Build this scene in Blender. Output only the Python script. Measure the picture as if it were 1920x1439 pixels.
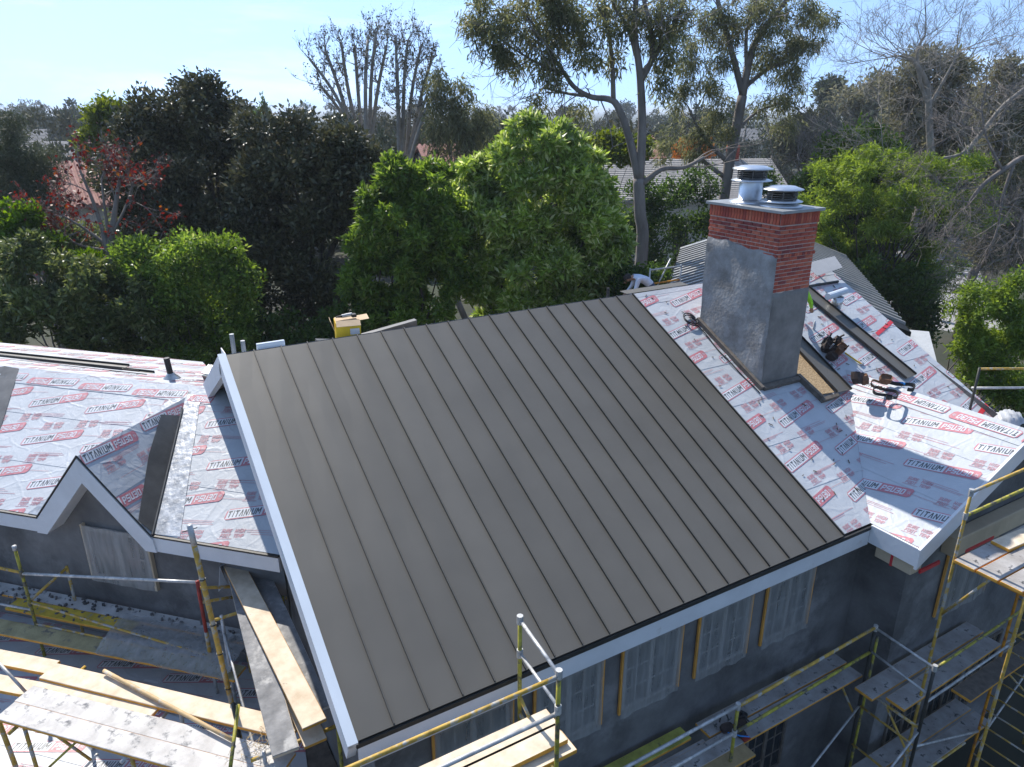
import bpy, bmesh, math, random
import numpy as np
from mathutils import Vector, Matrix

for o in list(bpy.data.objects):
    bpy.data.objects.remove(o, do_unlink=True)
scene = bpy.context.scene
COL = scene.collection
R = math.radians

# ---------------------------------------------------------------- camera
# world axes: X runs along the main ridge, Y up the main roof slope, Z up (metres)
CAM_Z = 11.6
FPX, CXP, CYP, YHP = 1370.0, 960.0, 719.5, 208.0          # focal length and horizon of the 1920 px photograph
PITCH = math.atan((CYP - YHP) / FPX)
AZ = R(59.8)
cam_data = bpy.data.cameras.new('camera')
cam = bpy.data.objects.new('camera', cam_data)
COL.objects.link(cam)
cam.location = (0, 0, CAM_Z)
cam.rotation_euler = (math.pi / 2 - PITCH, 0, AZ - math.pi / 2)
cam_data.sensor_width = 36.0
cam_data.lens = 36.0 * FPX / 1920.0
cam_data.clip_start = 0.1
cam_data.clip_end = 20000
scene.camera = cam

# ---------------------------------------------------------------- light
SUN_THETA, SUN_EL = R(92.5), R(47.0)                     # direction towards the sun
world = bpy.data.worlds.new('World')
scene.world = world
world.use_nodes = True
wn = world.node_tree.nodes
wl = world.node_tree.links
for nd in list(wn):
    wn.remove(nd)
w_out = wn.new('ShaderNodeOutputWorld')
w_bg = wn.new('ShaderNodeBackground')
w_sky = wn.new('ShaderNodeTexSky')
w_sky.sky_type = 'NISHITA'
w_sky.sun_disc = False
w_sky.sun_elevation = SUN_EL
w_sky.sun_rotation = math.pi / 2 - SUN_THETA
w_sky.altitude = 50
w_sky.air_density = 1.0
w_sky.dust_density = 0.1
w_sky.ozone_density = 1.4
# thin streaks of high cloud
tc = wn.new('ShaderNodeTexCoord')
mp_ = wn.new('ShaderNodeMapping')
mp_.inputs['Scale'].default_value = (1.2, 1.2, 7.0)
mp_.inputs['Rotation'].default_value = (0.05, 0.10, 0.6)
nz = wn.new('ShaderNodeTexNoise')
nz.inputs['Scale'].default_value = 2.2
nz.inputs['Detail'].default_value = 7
nz.inputs['Roughness'].default_value = 0.62
nz.inputs['Distortion'].default_value = 0.35
rp = wn.new('ShaderNodeValToRGB')
rp.color_ramp.elements[0].position = 0.50
rp.color_ramp.elements[0].color = (0, 0, 0, 1)
rp.color_ramp.elements[1].position = 0.80
rp.color_ramp.elements[1].color = (0.26, 0.26, 0.26, 1)
mx = wn.new('ShaderNodeMixRGB')
mx.inputs['Color2'].default_value = (8.2, 8.6, 9.0, 1)
# the sky is read a little above each view direction: keeps the hazy horizon band thin
va_ = wn.new('ShaderNodeVectorMath'); va_.operation = 'ADD'; va_.inputs[1].default_value = (0, 0, 0.33)
vn_ = wn.new('ShaderNodeVectorMath'); vn_.operation = 'NORMALIZE'
wl.new(tc.outputs['Generated'], va_.inputs[0]); wl.new(va_.outputs[0], vn_.inputs[0]); wl.new(vn_.outputs[0], w_sky.inputs['Vector'])
wl.new(tc.outputs['Generated'], mp_.inputs['Vector'])
wl.new(mp_.outputs['Vector'], nz.inputs['Vector'])
wl.new(nz.outputs['Fac'], rp.inputs['Fac'])
wl.new(rp.outputs['Color'], mx.inputs['Fac'])
wl.new(w_sky.outputs['Color'], mx.inputs['Color1'])
wl.new(mx.outputs['Color'], w_bg.inputs['Color'])
w_bg.inputs['Strength'].default_value = 0.15
wl.new(w_bg.outputs['Background'], w_out.inputs['Surface'])

sun_data = bpy.data.lights.new('sun', 'SUN')
sun_data.energy = 3.7
sun_data.angle = R(0.53)
sun_data.color = (1.0, 0.955, 0.89)
sun = bpy.data.objects.new('sun', sun_data)
COL.objects.link(sun)
SUND = Vector((math.cos(SUN_THETA) * math.cos(SUN_EL), math.sin(SUN_THETA) * math.cos(SUN_EL), math.sin(SUN_EL)))
sun.rotation_euler = SUND.to_track_quat('Z', 'Y').to_euler()
sun.location = (0, 20, 40)

scene.view_settings.view_transform = 'Standard'
scene.view_settings.look = 'None'
scene.view_settings.gamma = 1
scene.view_settings.use_curve_mapping = False
scene.view_settings.exposure = 0.85
scene.render.engine = 'CYCLES'

# ---------------------------------------------------------------- helpers
_fw = np.array([math.cos(AZ), math.sin(AZ), 0.0])
_rt = np.array([math.sin(AZ), -math.cos(AZ), 0.0])
_up = np.array([0, 0, 1.0])
_zc = _fw * math.cos(PITCH) - _up * math.sin(PITCH)
_yc = _up * math.cos(PITCH) + _fw * math.sin(PITCH)
_C = np.array([0, 0, CAM_Z])
def ray(x, y):
    return _rt * (x - CXP) / FPX + _yc * (CYP - y) / FPX + _zc
def proj(P):
    d = np.array(P, float) - _C
    z = d @ _zc
    return CXP + FPX * (d @ _rt) / z, CYP - FPX * (d @ _yc) / z
def hit(x, y, n, c):
    r = ray(x, y); n = np.array(n, float)
    return _C + (c - n @ _C) / (n @ r) * r
def at(x, y, z):                      # measured point of the photograph at height z
    return hit(x, y, (0, 0, 1), z)
def atv(x, y, v):
    return hit(x, y, (0, 1, 0), v)
def zat(P, py):                       # height on the vertical through P seen at image row py
    lo, hi = -5.0, 11.5
    for _ in range(50):
        m = (lo + hi) / 2
        if proj((P[0], P[1], m))[1] > py: lo = m
        else: hi = m
    return lo
def far(px, dist, z=0.0):             # ground point in the direction of column px, dist metres ahead
    r = _fw + _rt * (px - CXP) / 1462.4
    return np.array([r[0] * dist, r[1] * dist, z])
def zfar(py, dist):                   # height seen at row py at that distance (near the horizon)
    r = ray(960, py)
    return CAM_Z + r[2] / (r @ _fw) * dist

RNG = random.Random(7)
NPR = np.random.default_rng(11)

def tag(o, label=None, cat=None, group=None, kind=None):
    if label: o['label'] = label
    if cat: o['category'] = cat
    if group: o['group'] = group
    if kind: o['kind'] = kind
    elif cat: o['kind'] = 'thing'
    return o
def empty(name, loc=(0, 0, 0), rz=0.0):
    o = bpy.data.objects.new(name, None)
    o.empty_display_size = 0.2
    COL.objects.link(o)
    o.location = loc
    o.rotation_euler = (0, 0, rz)
    return o
def link(name, me, parent=None, loc=None):
    o = bpy.data.objects.new(name, me)
    COL.objects.link(o)
    if parent is not None: o.parent = parent
    if loc is not None: o.location = loc
    return o

class MB:
    """collects faces; build() makes one mesh object. off = origin of the parent, subtracted."""
    def __init__(s, off=(0, 0, 0)):
        s.v = []; s.f = []; s.m = []; s.off = Vector(off)
    def add(s, vs, fs, m=0):
        b = len(s.v)
        s.v += [tuple(Vector(p) - s.off) for p in vs]
        for f in fs:
            s.f.append([i + b for i in f]); s.m.append(m)
        return s
    def box(s, c, size, rot=None, m=0):
        hx, hy, hz = size[0] / 2, size[1] / 2, size[2] / 2
        M = rot if rot is not None else Matrix.Identity(3)
        vs = [Vector(c) + M @ Vector((x, y, z)) for z in (-hz, hz) for y in (-hy, hy) for x in (-hx, hx)]
        return s.add(vs, [(0, 2, 3, 1), (4, 5, 7, 6), (0, 1, 5, 4), (2, 6, 7, 3), (0, 4, 6, 2), (1, 3, 7, 5)], m)
    def boxa(s, a, b, m=0):
        a = Vector(a); b = Vector(b)
        return s.box((a + b) / 2, [abs(q) for q in (b - a)], None, m)
    def hexa(s, p, m=0):          # 8 corners: bottom quad then top quad
        return s.add(p, [(3, 2, 1, 0), (4, 5, 6, 7), (0, 1, 5, 4), (1, 2, 6, 5), (2, 3, 7, 6), (3, 0, 4, 7)], m)
    def slab(s, poly, d, m=0, me=None):   # polygon extruded by vector d
        n = len(poly); d = Vector(d)
        vs = [Vector(p) for p in poly] + [Vector(p) + d for p in poly]
        s.add(vs, [tuple(range(n))], m)
        b = len(s.v) - 2 * n
        s.f.append([b + n + i for i in reversed(range(n))]); s.m.append(m)
        for i in range(n):
            j = (i + 1) % n
            s.f.append([b + i, b + n + i, b + n + j, b + j]); s.m.append(m if me is None else me)
        return s
    def tube(s, pts, rad, seg=8, m=0, cap=True):
        pts = [Vector(p) for p in pts]
        if not isinstance(rad, (list, tuple)): rad = [rad] * len(pts)
        vs = []; fs = []
        t = (pts[1] - pts[0]).normalized()
        a = t.orthogonal().normalized()
        for i, p in enumerate(pts):
            if i == 0: tt = (pts[1] - pts[0])
            elif i == len(pts) - 1: tt = (pts[-1] - pts[-2])
            else: tt = (pts[i + 1] - pts[i - 1])
            tt = tt.normalized() if tt.length > 1e-9 else t
            a = (a - tt * a.dot(tt))
            a = a.normalized() if a.length > 1e-6 else tt.orthogonal().normalized()
            bb = tt.cross(a)
            for k in range(seg):
                th = 2 * math.pi * k / seg
                vs.append(p + (a * math.cos(th) + bb * math.sin(th)) * rad[i])
        n = len(pts)
        for i in range(n - 1):
            for k in range(seg):
                k2 = (k + 1) % seg
                fs.append((i * seg + k, i * seg + k2, (i + 1) * seg + k2, (i + 1) * seg + k))
        if cap:
            fs.append(tuple(reversed(range(seg))))
            fs.append(tuple((n - 1) * seg + k for k in range(seg)))
        return s.add(vs, fs, m)
    def lathe(s, c, prof, seg=24, m=0):   # prof: (r, z) pairs about the vertical through c
        vs = []; fs = []
        for r, z in prof:
            for k in range(seg):
                th = 2 * math.pi * k / seg
                vs.append((c[0] + r * math.cos(th), c[1] + r * math.sin(th), c[2] + z))
        for i in range(len(prof) - 1):
            for k in range(seg):
                k2 = (k + 1) % seg
                fs.append((i * seg + k, i * seg + k2, (i + 1) * seg + k2, (i + 1) * seg + k))
        fs.append(tuple(reversed(range(seg)))); fs.append(tuple((len(prof) - 1) * seg + k for k in range(seg)))
        return s.add(vs, fs, m)
    def mesh(s, name, mats, smooth=False):
        me = bpy.data.meshes.new(name)
        me.from_pydata(s.v, [], s.f)
        for mm in (mats if isinstance(mats, (list, tuple)) else [mats]):
            me.materials.append(mm)
        me.polygons.foreach_set('material_index', s.m)
        if smooth: me.polygons.foreach_set('use_smooth', [True] * len(s.f))
        me.update()
        return me
    def build(s, name, mats, parent=None, smooth=False, bevel=0.0, auto=None):
        me = s.mesh(name, mats, smooth)
        o = link(name, me, parent)
        if bevel:
            b = o.modifiers.new('bevel', 'BEVEL'); b.width = bevel; b.segments = 2; b.limit_method = 'ANGLE'
        return o

# ---------------------------------------------------------------- materials
MATS = {}
def mat(name, color, rough=0.7, metal=0.0, var=0.12, scale=6.0, col2=None, bump=0.0, bscale=40.0, spec=0.4,
        col3=None, c3scale=3.0, c3lo=0.55, c3hi=0.65, stretch=None, detail=6.0):
    if name in MATS: return MATS[name]
    m = bpy.data.materials.new(name); m.use_nodes = True
    N = m.node_tree.nodes; L = m.node_tree.links
    b = N['Principled BSDF']
    b.inputs['Roughness'].default_value = rough
    b.inputs['Metallic'].default_value = metal
    b.inputs['Specular IOR Level'].default_value = spec
    tcn = N.new('ShaderNodeTexCoord')
    src = tcn.outputs['Object']
    if stretch:
        mpn = N.new('ShaderNodeMapping'); mpn.inputs['Scale'].default_value = stretch
        L.new(src, mpn.inputs['Vector']); src = mpn.outputs['Vector']
    n1 = N.new('ShaderNodeTexNoise'); n1.inputs['Scale'].default_value = scale
    n1.inputs['Detail'].default_value = detail; n1.inputs['Roughness'].default_value = 0.6
    L.new(src, n1.inputs['Vector'])
    r1 = N.new('ShaderNodeValToRGB')
    c = Vector(color)
    ca = c * (1 - var); cb = (Vector(col2) if col2 else c * (1 + var))
    r1.color_ramp.elements[0].position = 0.32; r1.color_ramp.elements[0].color = (*ca, 1)
    r1.color_ramp.elements[1].position = 0.68; r1.color_ramp.elements[1].color = (*cb, 1)
    L.new(n1.outputs['Fac'], r1.inputs['Fac'])
    outc = r1.outputs['Color']
    if col3:
        n3 = N.new('ShaderNodeTexNoise'); n3.inputs['Scale'].default_value = c3scale; n3.inputs['Detail'].default_value = 9
        n3.inputs['Roughness'].default_value = 0.68
        L.new(src, n3.inputs['Vector'])
        r3 = N.new('ShaderNodeValToRGB')
        r3.color_ramp.elements[0].position = c3lo; r3.color_ramp.elements[0].color = (0, 0, 0, 1)
        r3.color_ramp.elements[1].position = c3hi; r3.color_ramp.elements[1].color = (1, 1, 1, 1)
        L.new(n3.outputs['Fac'], r3.inputs['Fac'])
        mm = N.new('ShaderNodeMixRGB'); mm.inputs['Color2'].default_value = (*col3, 1)
        L.new(r3.outputs['Color'], mm.inputs['Fac']); L.new(outc, mm.inputs['Color1'])
        outc = mm.outputs['Color']
    L.new(outc, b.inputs['Base Color'])
    if bump:
        nb = N.new('ShaderNodeTexNoise'); nb.inputs['Scale'].default_value = bscale; nb.inputs['Detail'].default_value = 5
        L.new(tcn.outputs['Object'], nb.inputs['Vector'])
        bp = N.new('ShaderNodeBump'); bp.inputs['Strength'].default_value = bump; bp.inputs['Distance'].default_value = 0.02
        L.new(nb.outputs['Fac'], bp.inputs['Height']); L.new(bp.outputs['Normal'], b.inputs['Normal'])
    MATS[name] = m
    return m

def membrane_mat(name, color, rough=0.5):
    """roofing underlayment: white woven sheet with creases (same creases for sheet and print)"""
    m = bpy.data.materials.new(name); m.use_nodes = True
    N = m.node_tree.nodes; L = m.node_tree.links; b = N['Principled BSDF']
    b.inputs['Roughness'].default_value = rough; b.inputs['Specular IOR Level'].default_value = 0.45
    t = N.new('ShaderNodeTexCoord')
    n1 = N.new('ShaderNodeTexNoise'); n1.inputs['Scale'].default_value = 1.7; n1.inputs['Detail'].default_value = 6
    L.new(t.outputs['Object'], n1.inputs['Vector'])
    r = N.new('ShaderNodeValToRGB'); c = Vector(color)
    r.color_ramp.elements[0].position = .3; r.color_ramp.elements[0].color = (*(c * .88), 1)
    r.color_ramp.elements[1].position = .7; r.color_ramp.elements[1].color = (*(c * 1.06), 1)
    L.new(n1.outputs['Fac'], r.inputs['Fac']); L.new(r.outputs['Color'], b.inputs['Base Color'])
    mpn = N.new('ShaderNodeMapping'); mpn.inputs['Scale'].default_value = (1.0, 1.0, 1.0)
    nd = N.new('ShaderNodeTexNoise'); nd.inputs['Scale'].default_value = 1.3; nd.inputs['Detail'].default_value = 3
    L.new(t.outputs['Object'], nd.inputs['Vector'])
    ad = N.new('ShaderNodeMixRGB'); ad.blend_type = 'ADD'; ad.inputs['Fac'].default_value = 0.35
    L.new(t.outputs['Object'], ad.inputs['Color1']); L.new(nd.outputs['Color'], ad.inputs['Color2'])
    vo = N.new('ShaderNodeTexVoronoi'); vo.feature = 'DISTANCE_TO_EDGE'; vo.inputs['Scale'].default_value = 1.5
    L.new(ad.outputs['Color'], vo.inputs['Vector'])
    cr = N.new('ShaderNodeValToRGB')
    cr.color_ramp.elements[0].position = 0.0; cr.color_ramp.elements[0].color = (1, 1, 1, 1)
    cr.color_ramp.elements[1].position = 0.05; cr.color_ramp.elements[1].color = (0, 0, 0, 1)
    L.new(vo.outputs['Distance'], cr.inputs['Fac'])
    n2 = N.new('ShaderNodeTexNoise'); n2.inputs['Scale'].default_value = 5.5; n2.inputs['Detail'].default_value = 5; n2.inputs['Distortion'].default_value = 1.2
    L.new(t.outputs['Object'], n2.inputs['Vector'])
    mu = N.new('ShaderNodeMath'); mu.operation = 'MULTIPLY'
    L.new(cr.outputs['Color'], mu.inputs[0]); L.new(nd.outputs['Fac'], mu.inputs[1])
    sm = N.new('ShaderNodeMath'); sm.operation = 'MULTIPLY_ADD'; sm.inputs[1].default_value = 0.55
    L.new(mu.outputs[0], sm.inputs[0]); L.new(n2.outputs['Fac'], sm.inputs[2])
    bp = N.new('ShaderNodeBump'); bp.inputs['Strength'].default_value = 0.45; bp.inputs['Distance'].default_value = 0.022
    L.new(sm.outputs[0], bp.inputs['Height']); L.new(bp.outputs['Normal'], b.inputs['Normal'])
    MATS[name] = m
    return m

def leaf_mat(name, c1, c2, c3=None, rough=0.45, trans=0.35, spec=0.35, c3pos=0.88):
    if name in MATS: return MATS[name]
    m = bpy.data.materials.new(name); m.use_nodes = True
    N = m.node_tree.nodes; L = m.node_tree.links; b = N['Principled BSDF']; out = N['Material Output']
    b.inputs['Roughness'].default_value = rough; b.inputs['Specular IOR Level'].default_value = spec
    g = N.new('ShaderNodeNewGeometry')
    r = N.new('ShaderNodeValToRGB')
    r.color_ramp.elements[0].position = 0.0; r.color_ramp.elements[0].color = (*c1, 1)
    r.color_ramp.elements[1].position = 1.0; r.color_ramp.elements[1].color = (*c2, 1)
    if c3:
        e = r.color_ramp.elements.new(c3pos); e.color = (*c2, 1)
        r.color_ramp.elements[-1].color = (*c3, 1)
    L.new(g.outputs['Random Per Island'], r.inputs['Fac'])
    t = N.new('ShaderNodeTexCoord'); nz_ = N.new('ShaderNodeTexNoise'); nz_.inputs['Scale'].default_value = 0.9; nz_.inputs['Detail'].default_value = 3
    L.new(t.outputs['Object'], nz_.inputs['Vector'])
    r2 = N.new('ShaderNodeValToRGB')
    r2.color_ramp.elements[0].position = .35; r2.color_ramp.elements[0].color = (.62, .66, .6, 1)
    r2.color_ramp.elements[1].position = .65; r2.color_ramp.elements[1].color = (1.18, 1.15, 1.0, 1)
    L.new(nz_.outputs['Fac'], r2.inputs['Fac'])
    mu = N.new('ShaderNodeMixRGB'); mu.blend_type = 'MULTIPLY'; mu.inputs['Fac'].default_value = 1
    L.new(r.outputs['Color'], mu.inputs['Color1']); L.new(r2.outputs['Color'], mu.inputs['Color2'])
    L.new(mu.outputs['Color'], b.inputs['Base Color'])
    tr = N.new('ShaderNodeBsdfTranslucent')
    hs = N.new('ShaderNodeHueSaturation'); hs.inputs['Hue'].default_value = 0.485; hs.inputs['Saturation'].default_value = 1.1; hs.inputs['Value'].default_value = 1.5
    L.new(mu.outputs['Color'], hs.inputs['Color']); L.new(hs.outputs['Color'], tr.inputs['Color'])
    ms = N.new('ShaderNodeMixShader'); ms.inputs['Fac'].default_value = trans
    L.new(b.outputs['BSDF'], ms.inputs[1]); L.new(tr.outputs['BSDF'], ms.inputs[2]); L.new(ms.outputs['Shader'], out.inputs['Surface'])
    MATS[name] = m
    return m

M_METAL = mat('bronze_metal', (0.124, 0.114, 0.095), rough=0.45, metal=0.15, var=0.07, scale=1.1, spec=0.4, bump=0.08, bscale=2.2, col3=(0.18, 0.167, 0.145), c3scale=14, c3lo=0.70, c3hi=0.76)
def per_object(m, lo=.94, hi=1.07):
    N = m.node_tree.nodes; L = m.node_tree.links; b = N['Principled BSDF']; src = b.inputs['Base Color'].links[0].from_socket
    oi = N.new('ShaderNodeObjectInfo'); mr = N.new('ShaderNodeMapRange'); mr.inputs['To Min'].default_value = lo; mr.inputs['To Max'].default_value = hi
    hs = N.new('ShaderNodeHueSaturation'); L.new(oi.outputs['Random'], mr.inputs['Value']); L.new(mr.outputs['Result'], hs.inputs['Value']); L.new(src, hs.inputs['Color']); L.new(hs.outputs['Color'], b.inputs['Base Color'])
per_object(M_METAL)
M_METAL_DK = mat('bronze_metal_edge', (0.042, 0.040, 0.036), rough=0.5, metal=0.3, var=0.1)
M_MEMB = membrane_mat('underlayment_white', (0.465, 0.485, 0.50))
M_RED = membrane_mat('print_red', (0.50, 0.185, 0.205))
M_REDL = membrane_mat('print_red_light', (0.50, 0.255, 0.275))
M_INK = membrane_mat('print_black', (0.095, 0.10, 0.105))
M_INKW = membrane_mat('print_white', (0.58, 0.60, 0.62))
M_WHITE = mat('white_paint', (0.66, 0.665, 0.67), rough=0.5, var=0.07, scale=2.2, bump=0.08, bscale=14, col3=(0.48, 0.46, 0.43), c3scale=3.5, c3lo=0.62, c3hi=0.80)
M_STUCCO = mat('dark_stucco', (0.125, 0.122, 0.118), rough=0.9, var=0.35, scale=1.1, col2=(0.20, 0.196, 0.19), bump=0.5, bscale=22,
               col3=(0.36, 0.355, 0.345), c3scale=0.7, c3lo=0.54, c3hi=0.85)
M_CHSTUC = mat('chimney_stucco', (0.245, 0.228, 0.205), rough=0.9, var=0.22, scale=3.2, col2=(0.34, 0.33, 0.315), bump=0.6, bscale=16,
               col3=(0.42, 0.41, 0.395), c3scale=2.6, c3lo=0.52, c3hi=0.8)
M_CHSTUC2 = mat('chimney_stucco_smooth', (0.205, 0.193, 0.175), rough=0.88, var=0.25, scale=2.8, bump=0.35, bscale=22)
M_BRICK = []
for i, c in enumerate([(0.37, 0.075, 0.045), (0.44, 0.10, 0.055), (0.30, 0.06, 0.042), (0.47, 0.135, 0.075), (0.23, 0.05, 0.042)]):
    M_BRICK.append(mat('brick_red_%d' % i, c, rough=0.85, var=0.25, scale=14, bump=0.3, bscale=60))
M_MORTAR = mat('mortar', (0.60, 0.52, 0.45), rough=0.95, var=0.2, scale=12, bump=0.4, bscale=50)
M_GALV = mat('galvanised', (0.62, 0.64, 0.66), rough=0.33, metal=0.85, var=0.12, scale=5)
M_GALVD = mat('galvanised_dark', (0.16, 0.15, 0.14), rough=0.5, metal=0.7, var=0.5, scale=9)
M_CAP = mat('cap_sheet', (0.30, 0.31, 0.31), rough=0.45, metal=0.3, var=0.1)
M_OSB = mat('strand_board', (0.42, 0.26, 0.12), rough=0.85, var=0.45, scale=26, col2=(0.62, 0.44, 0.24), stretch=(1, 2.2, 1), bump=0.3)
M_TIMBER = mat('grey_timber', (0.13, 0.11, 0.09), rough=0.9, var=0.3, scale=9)
M_FLASH = mat('flashing_shiny', (0.46, 0.46, 0.45), rough=0.32, metal=0.6, var=0.35, scale=7, col3=(0.80, 0.80, 0.80), c3scale=8, c3lo=0.6, c3hi=0.7, bump=0.5, bscale=9)
M_FLASHD = mat('flashing_bronze', (0.13, 0.125, 0.115), rough=0.4, metal=0.45, var=0.2, scale=4, bump=0.1, bscale=5)
M_BLACK = mat('black_rubber', (0.018, 0.018, 0.019), rough=0.6, var=0.3)
M_YEL = mat('scaffold_yellow', (0.46, 0.29, 0.05), rough=0.62, var=0.3, scale=9, col3=(0.38, 0.37, 0.34), c3scale=6.5, c3lo=0.50, c3hi=0.58, bump=0.2)
M_YELG = mat('scaffold_olive', (0.36, 0.32, 0.04), rough=0.6, var=0.3, scale=9, col3=(0.10, 0.09, 0.07), c3scale=6, c3lo=0.5, c3hi=0.6, bump=0.2)
M_ORANGE = mat('scaffold_orange', (0.58, 0.24, 0.02), rough=0.6, var=0.3, scale=9, col3=(0.30, 0.10, 0.05), c3scale=5, c3lo=0.55, c3hi=0.62, bump=0.2)
M_RUSTRED = mat('scaffold_red', (0.30, 0.035, 0.02), rough=0.65, var=0.3, scale=9)
M_TUBE = mat('scaffold_galvanised', (0.42, 0.42, 0.41), rough=0.5, metal=0.35, var=0.25, scale=9, col3=(0.62, 0.60, 0.56), c3scale=6, c3lo=0.52, c3hi=0.6)
M_TUBEDK = mat('scaffold_black', (0.035, 0.035, 0.03), rough=0.5, var=0.3)
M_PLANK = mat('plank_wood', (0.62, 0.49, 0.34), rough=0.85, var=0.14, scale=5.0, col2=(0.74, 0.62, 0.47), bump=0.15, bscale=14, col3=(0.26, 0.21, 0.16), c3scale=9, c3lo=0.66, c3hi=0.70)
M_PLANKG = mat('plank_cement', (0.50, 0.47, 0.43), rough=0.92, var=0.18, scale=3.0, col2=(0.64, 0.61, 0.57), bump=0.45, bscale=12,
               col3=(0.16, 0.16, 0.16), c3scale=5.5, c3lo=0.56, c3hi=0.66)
M_PLANKD = mat('plank_cement_dark', (0.20, 0.20, 0.20), rough=0.95, var=0.25, scale=4, col2=(0.30, 0.295, 0.29), bump=0.7, bscale=10,
               col3=(0.42, 0.41, 0.39), c3scale=3.5, c3lo=0.55, c3hi=0.66)
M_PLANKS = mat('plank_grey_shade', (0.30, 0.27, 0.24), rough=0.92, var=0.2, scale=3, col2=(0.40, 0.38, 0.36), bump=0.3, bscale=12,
               col3=(0.07, 0.07, 0.07), c3scale=6.5, c3lo=0.58, c3hi=0.64)  # darker plank copy for decks in shade: shade put into the grey
M_EDGE = mat('plank_orange_edge', (0.62, 0.30, 0.04), rough=0.7, var=0.2, scale=6)
M_GLASS = mat('window_glass', (0.03, 0.035, 0.04), rough=0.08, var=0.1, spec=0.6)
M_WFRAME = mat('window_frame', (0.42, 0.40, 0.37), rough=0.5, var=0.05)
M_STRIP = mat('orange_tape', (0.62, 0.30, 0.06), rough=0.6, var=0.15)
M_PAPER = mat('beige_wrap', (0.55, 0.44, 0.30), rough=0.85, var=0.12, scale=2, bump=0.3, bscale=6)
M_REDTAPE = mat('red_tape', (0.60, 0.04, 0.05), rough=0.45, var=0.1)
M_BARK = mat('bark_grey', (0.21, 0.18, 0.155), rough=0.95, var=0.35, scale=5, stretch=(1, 1, .3), bump=0.5, bscale=18)
M_BARKE = mat('bark_eucalyptus', (0.16, 0.135, 0.115), rough=0.9, var=0.3, scale=2.2, col2=(0.27, 0.235, 0.205), stretch=(1, 1, .25), bump=0.3, bscale=12)
M_BARKP = mat('bark_pale', (0.29, 0.26, 0.22), rough=0.9, var=0.25, scale=3, bump=0.3, bscale=14)
M_BARKD = mat('bark_dark', (0.07, 0.058, 0.048), rough=0.95, var=0.3, scale=5, bump=0.4)

def plastic_mat():
    m = bpy.data.materials.new('plastic_film'); m.use_nodes = True
    N = m.node_tree.nodes; L = m.node_tree.links; b = N['Principled BSDF']; out = N['Material Output']
    b.inputs['Base Color'].default_value = (0.36, 0.36, 0.345, 1); b.inputs['Roughness'].default_value = 0.32
    t = N.new('ShaderNodeTexCoord'); n = N.new('ShaderNodeTexNoise'); n.inputs['Scale'].default_value = 3.5; n.inputs['Detail'].default_value = 6
    mpn = N.new('ShaderNodeMapping'); mpn.inputs['Scale'].default_value = (3.2, 3.2, 0.5)
    L.new(t.outputs['Object'], mpn.inputs['Vector']); L.new(mpn.outputs['Vector'], n.inputs['Vector'])
    bp = N.new('ShaderNodeBump'); bp.inputs['Strength'].default_value = 0.7; bp.inputs['Distance'].default_value = 0.03
    L.new(n.outputs['Fac'], bp.inputs['Height']); L.new(bp.outputs['Normal'], b.inputs['Normal'])
    tr = N.new('ShaderNodeBsdfTransparent')
    r = N.new('ShaderNodeValToRGB'); r.color_ramp.elements[0].position = .3; r.color_ramp.elements[0].color = (.40, .40, .40, 1)
    r.color_ramp.elements[1].position = .75; r.color_ramp.elements[1].color = (.70, .70, .70, 1)
    L.new(n.outputs['Fac'], r.inputs['Fac'])
    ms = N.new('ShaderNodeMixShader')
    L.new(r.outputs['Color'], ms.inputs['Fac'])
    L.new(tr.outputs['BSDF'], ms.inputs[1]); L.new(b.outputs['BSDF'], ms.inputs[2]); L.new(ms.outputs['Shader'], out.inputs['Surface'])
    MATS['plastic_film'] = m
    return m
M_FILM = plastic_mat()
# ================================================================ the setting
M_GROUND = mat('ground_soil', (0.035, 0.036, 0.022), rough=0.95, var=0.35, scale=0.15, col2=(0.06, 0.055, 0.036), col3=(0.03, 0.045, 0.018), c3scale=0.05, c3lo=0.45, c3hi=0.6, bump=0.3, bscale=3)
M_ROAD = mat('road_concrete', (0.30, 0.29, 0.275), rough=0.9, var=0.12, scale=1.2)
M_POOL = mat('pool_teal', (0.05, 0.36, 0.36), rough=0.1, var=0.1)
g = MB()
g.add([(-4000, -200, 0), (6000, -200, 0), (6000, 6000, 0), (-4000, 6000, 0)], [(0, 1, 2, 3)])
tag(g.build('ground', M_GROUND), kind='structure')
g = MB()
r0, r1, r2, r3 = at(1640, 600, 0.004), at(1900, 640, 0.004), far(1850, 75, .004), far(1735, 75, .004)
g.add([r0, r1, r2, r3], [(0, 1, 2, 3)])
tag(g.build('driveway', M_ROAD), kind='structure')
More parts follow.
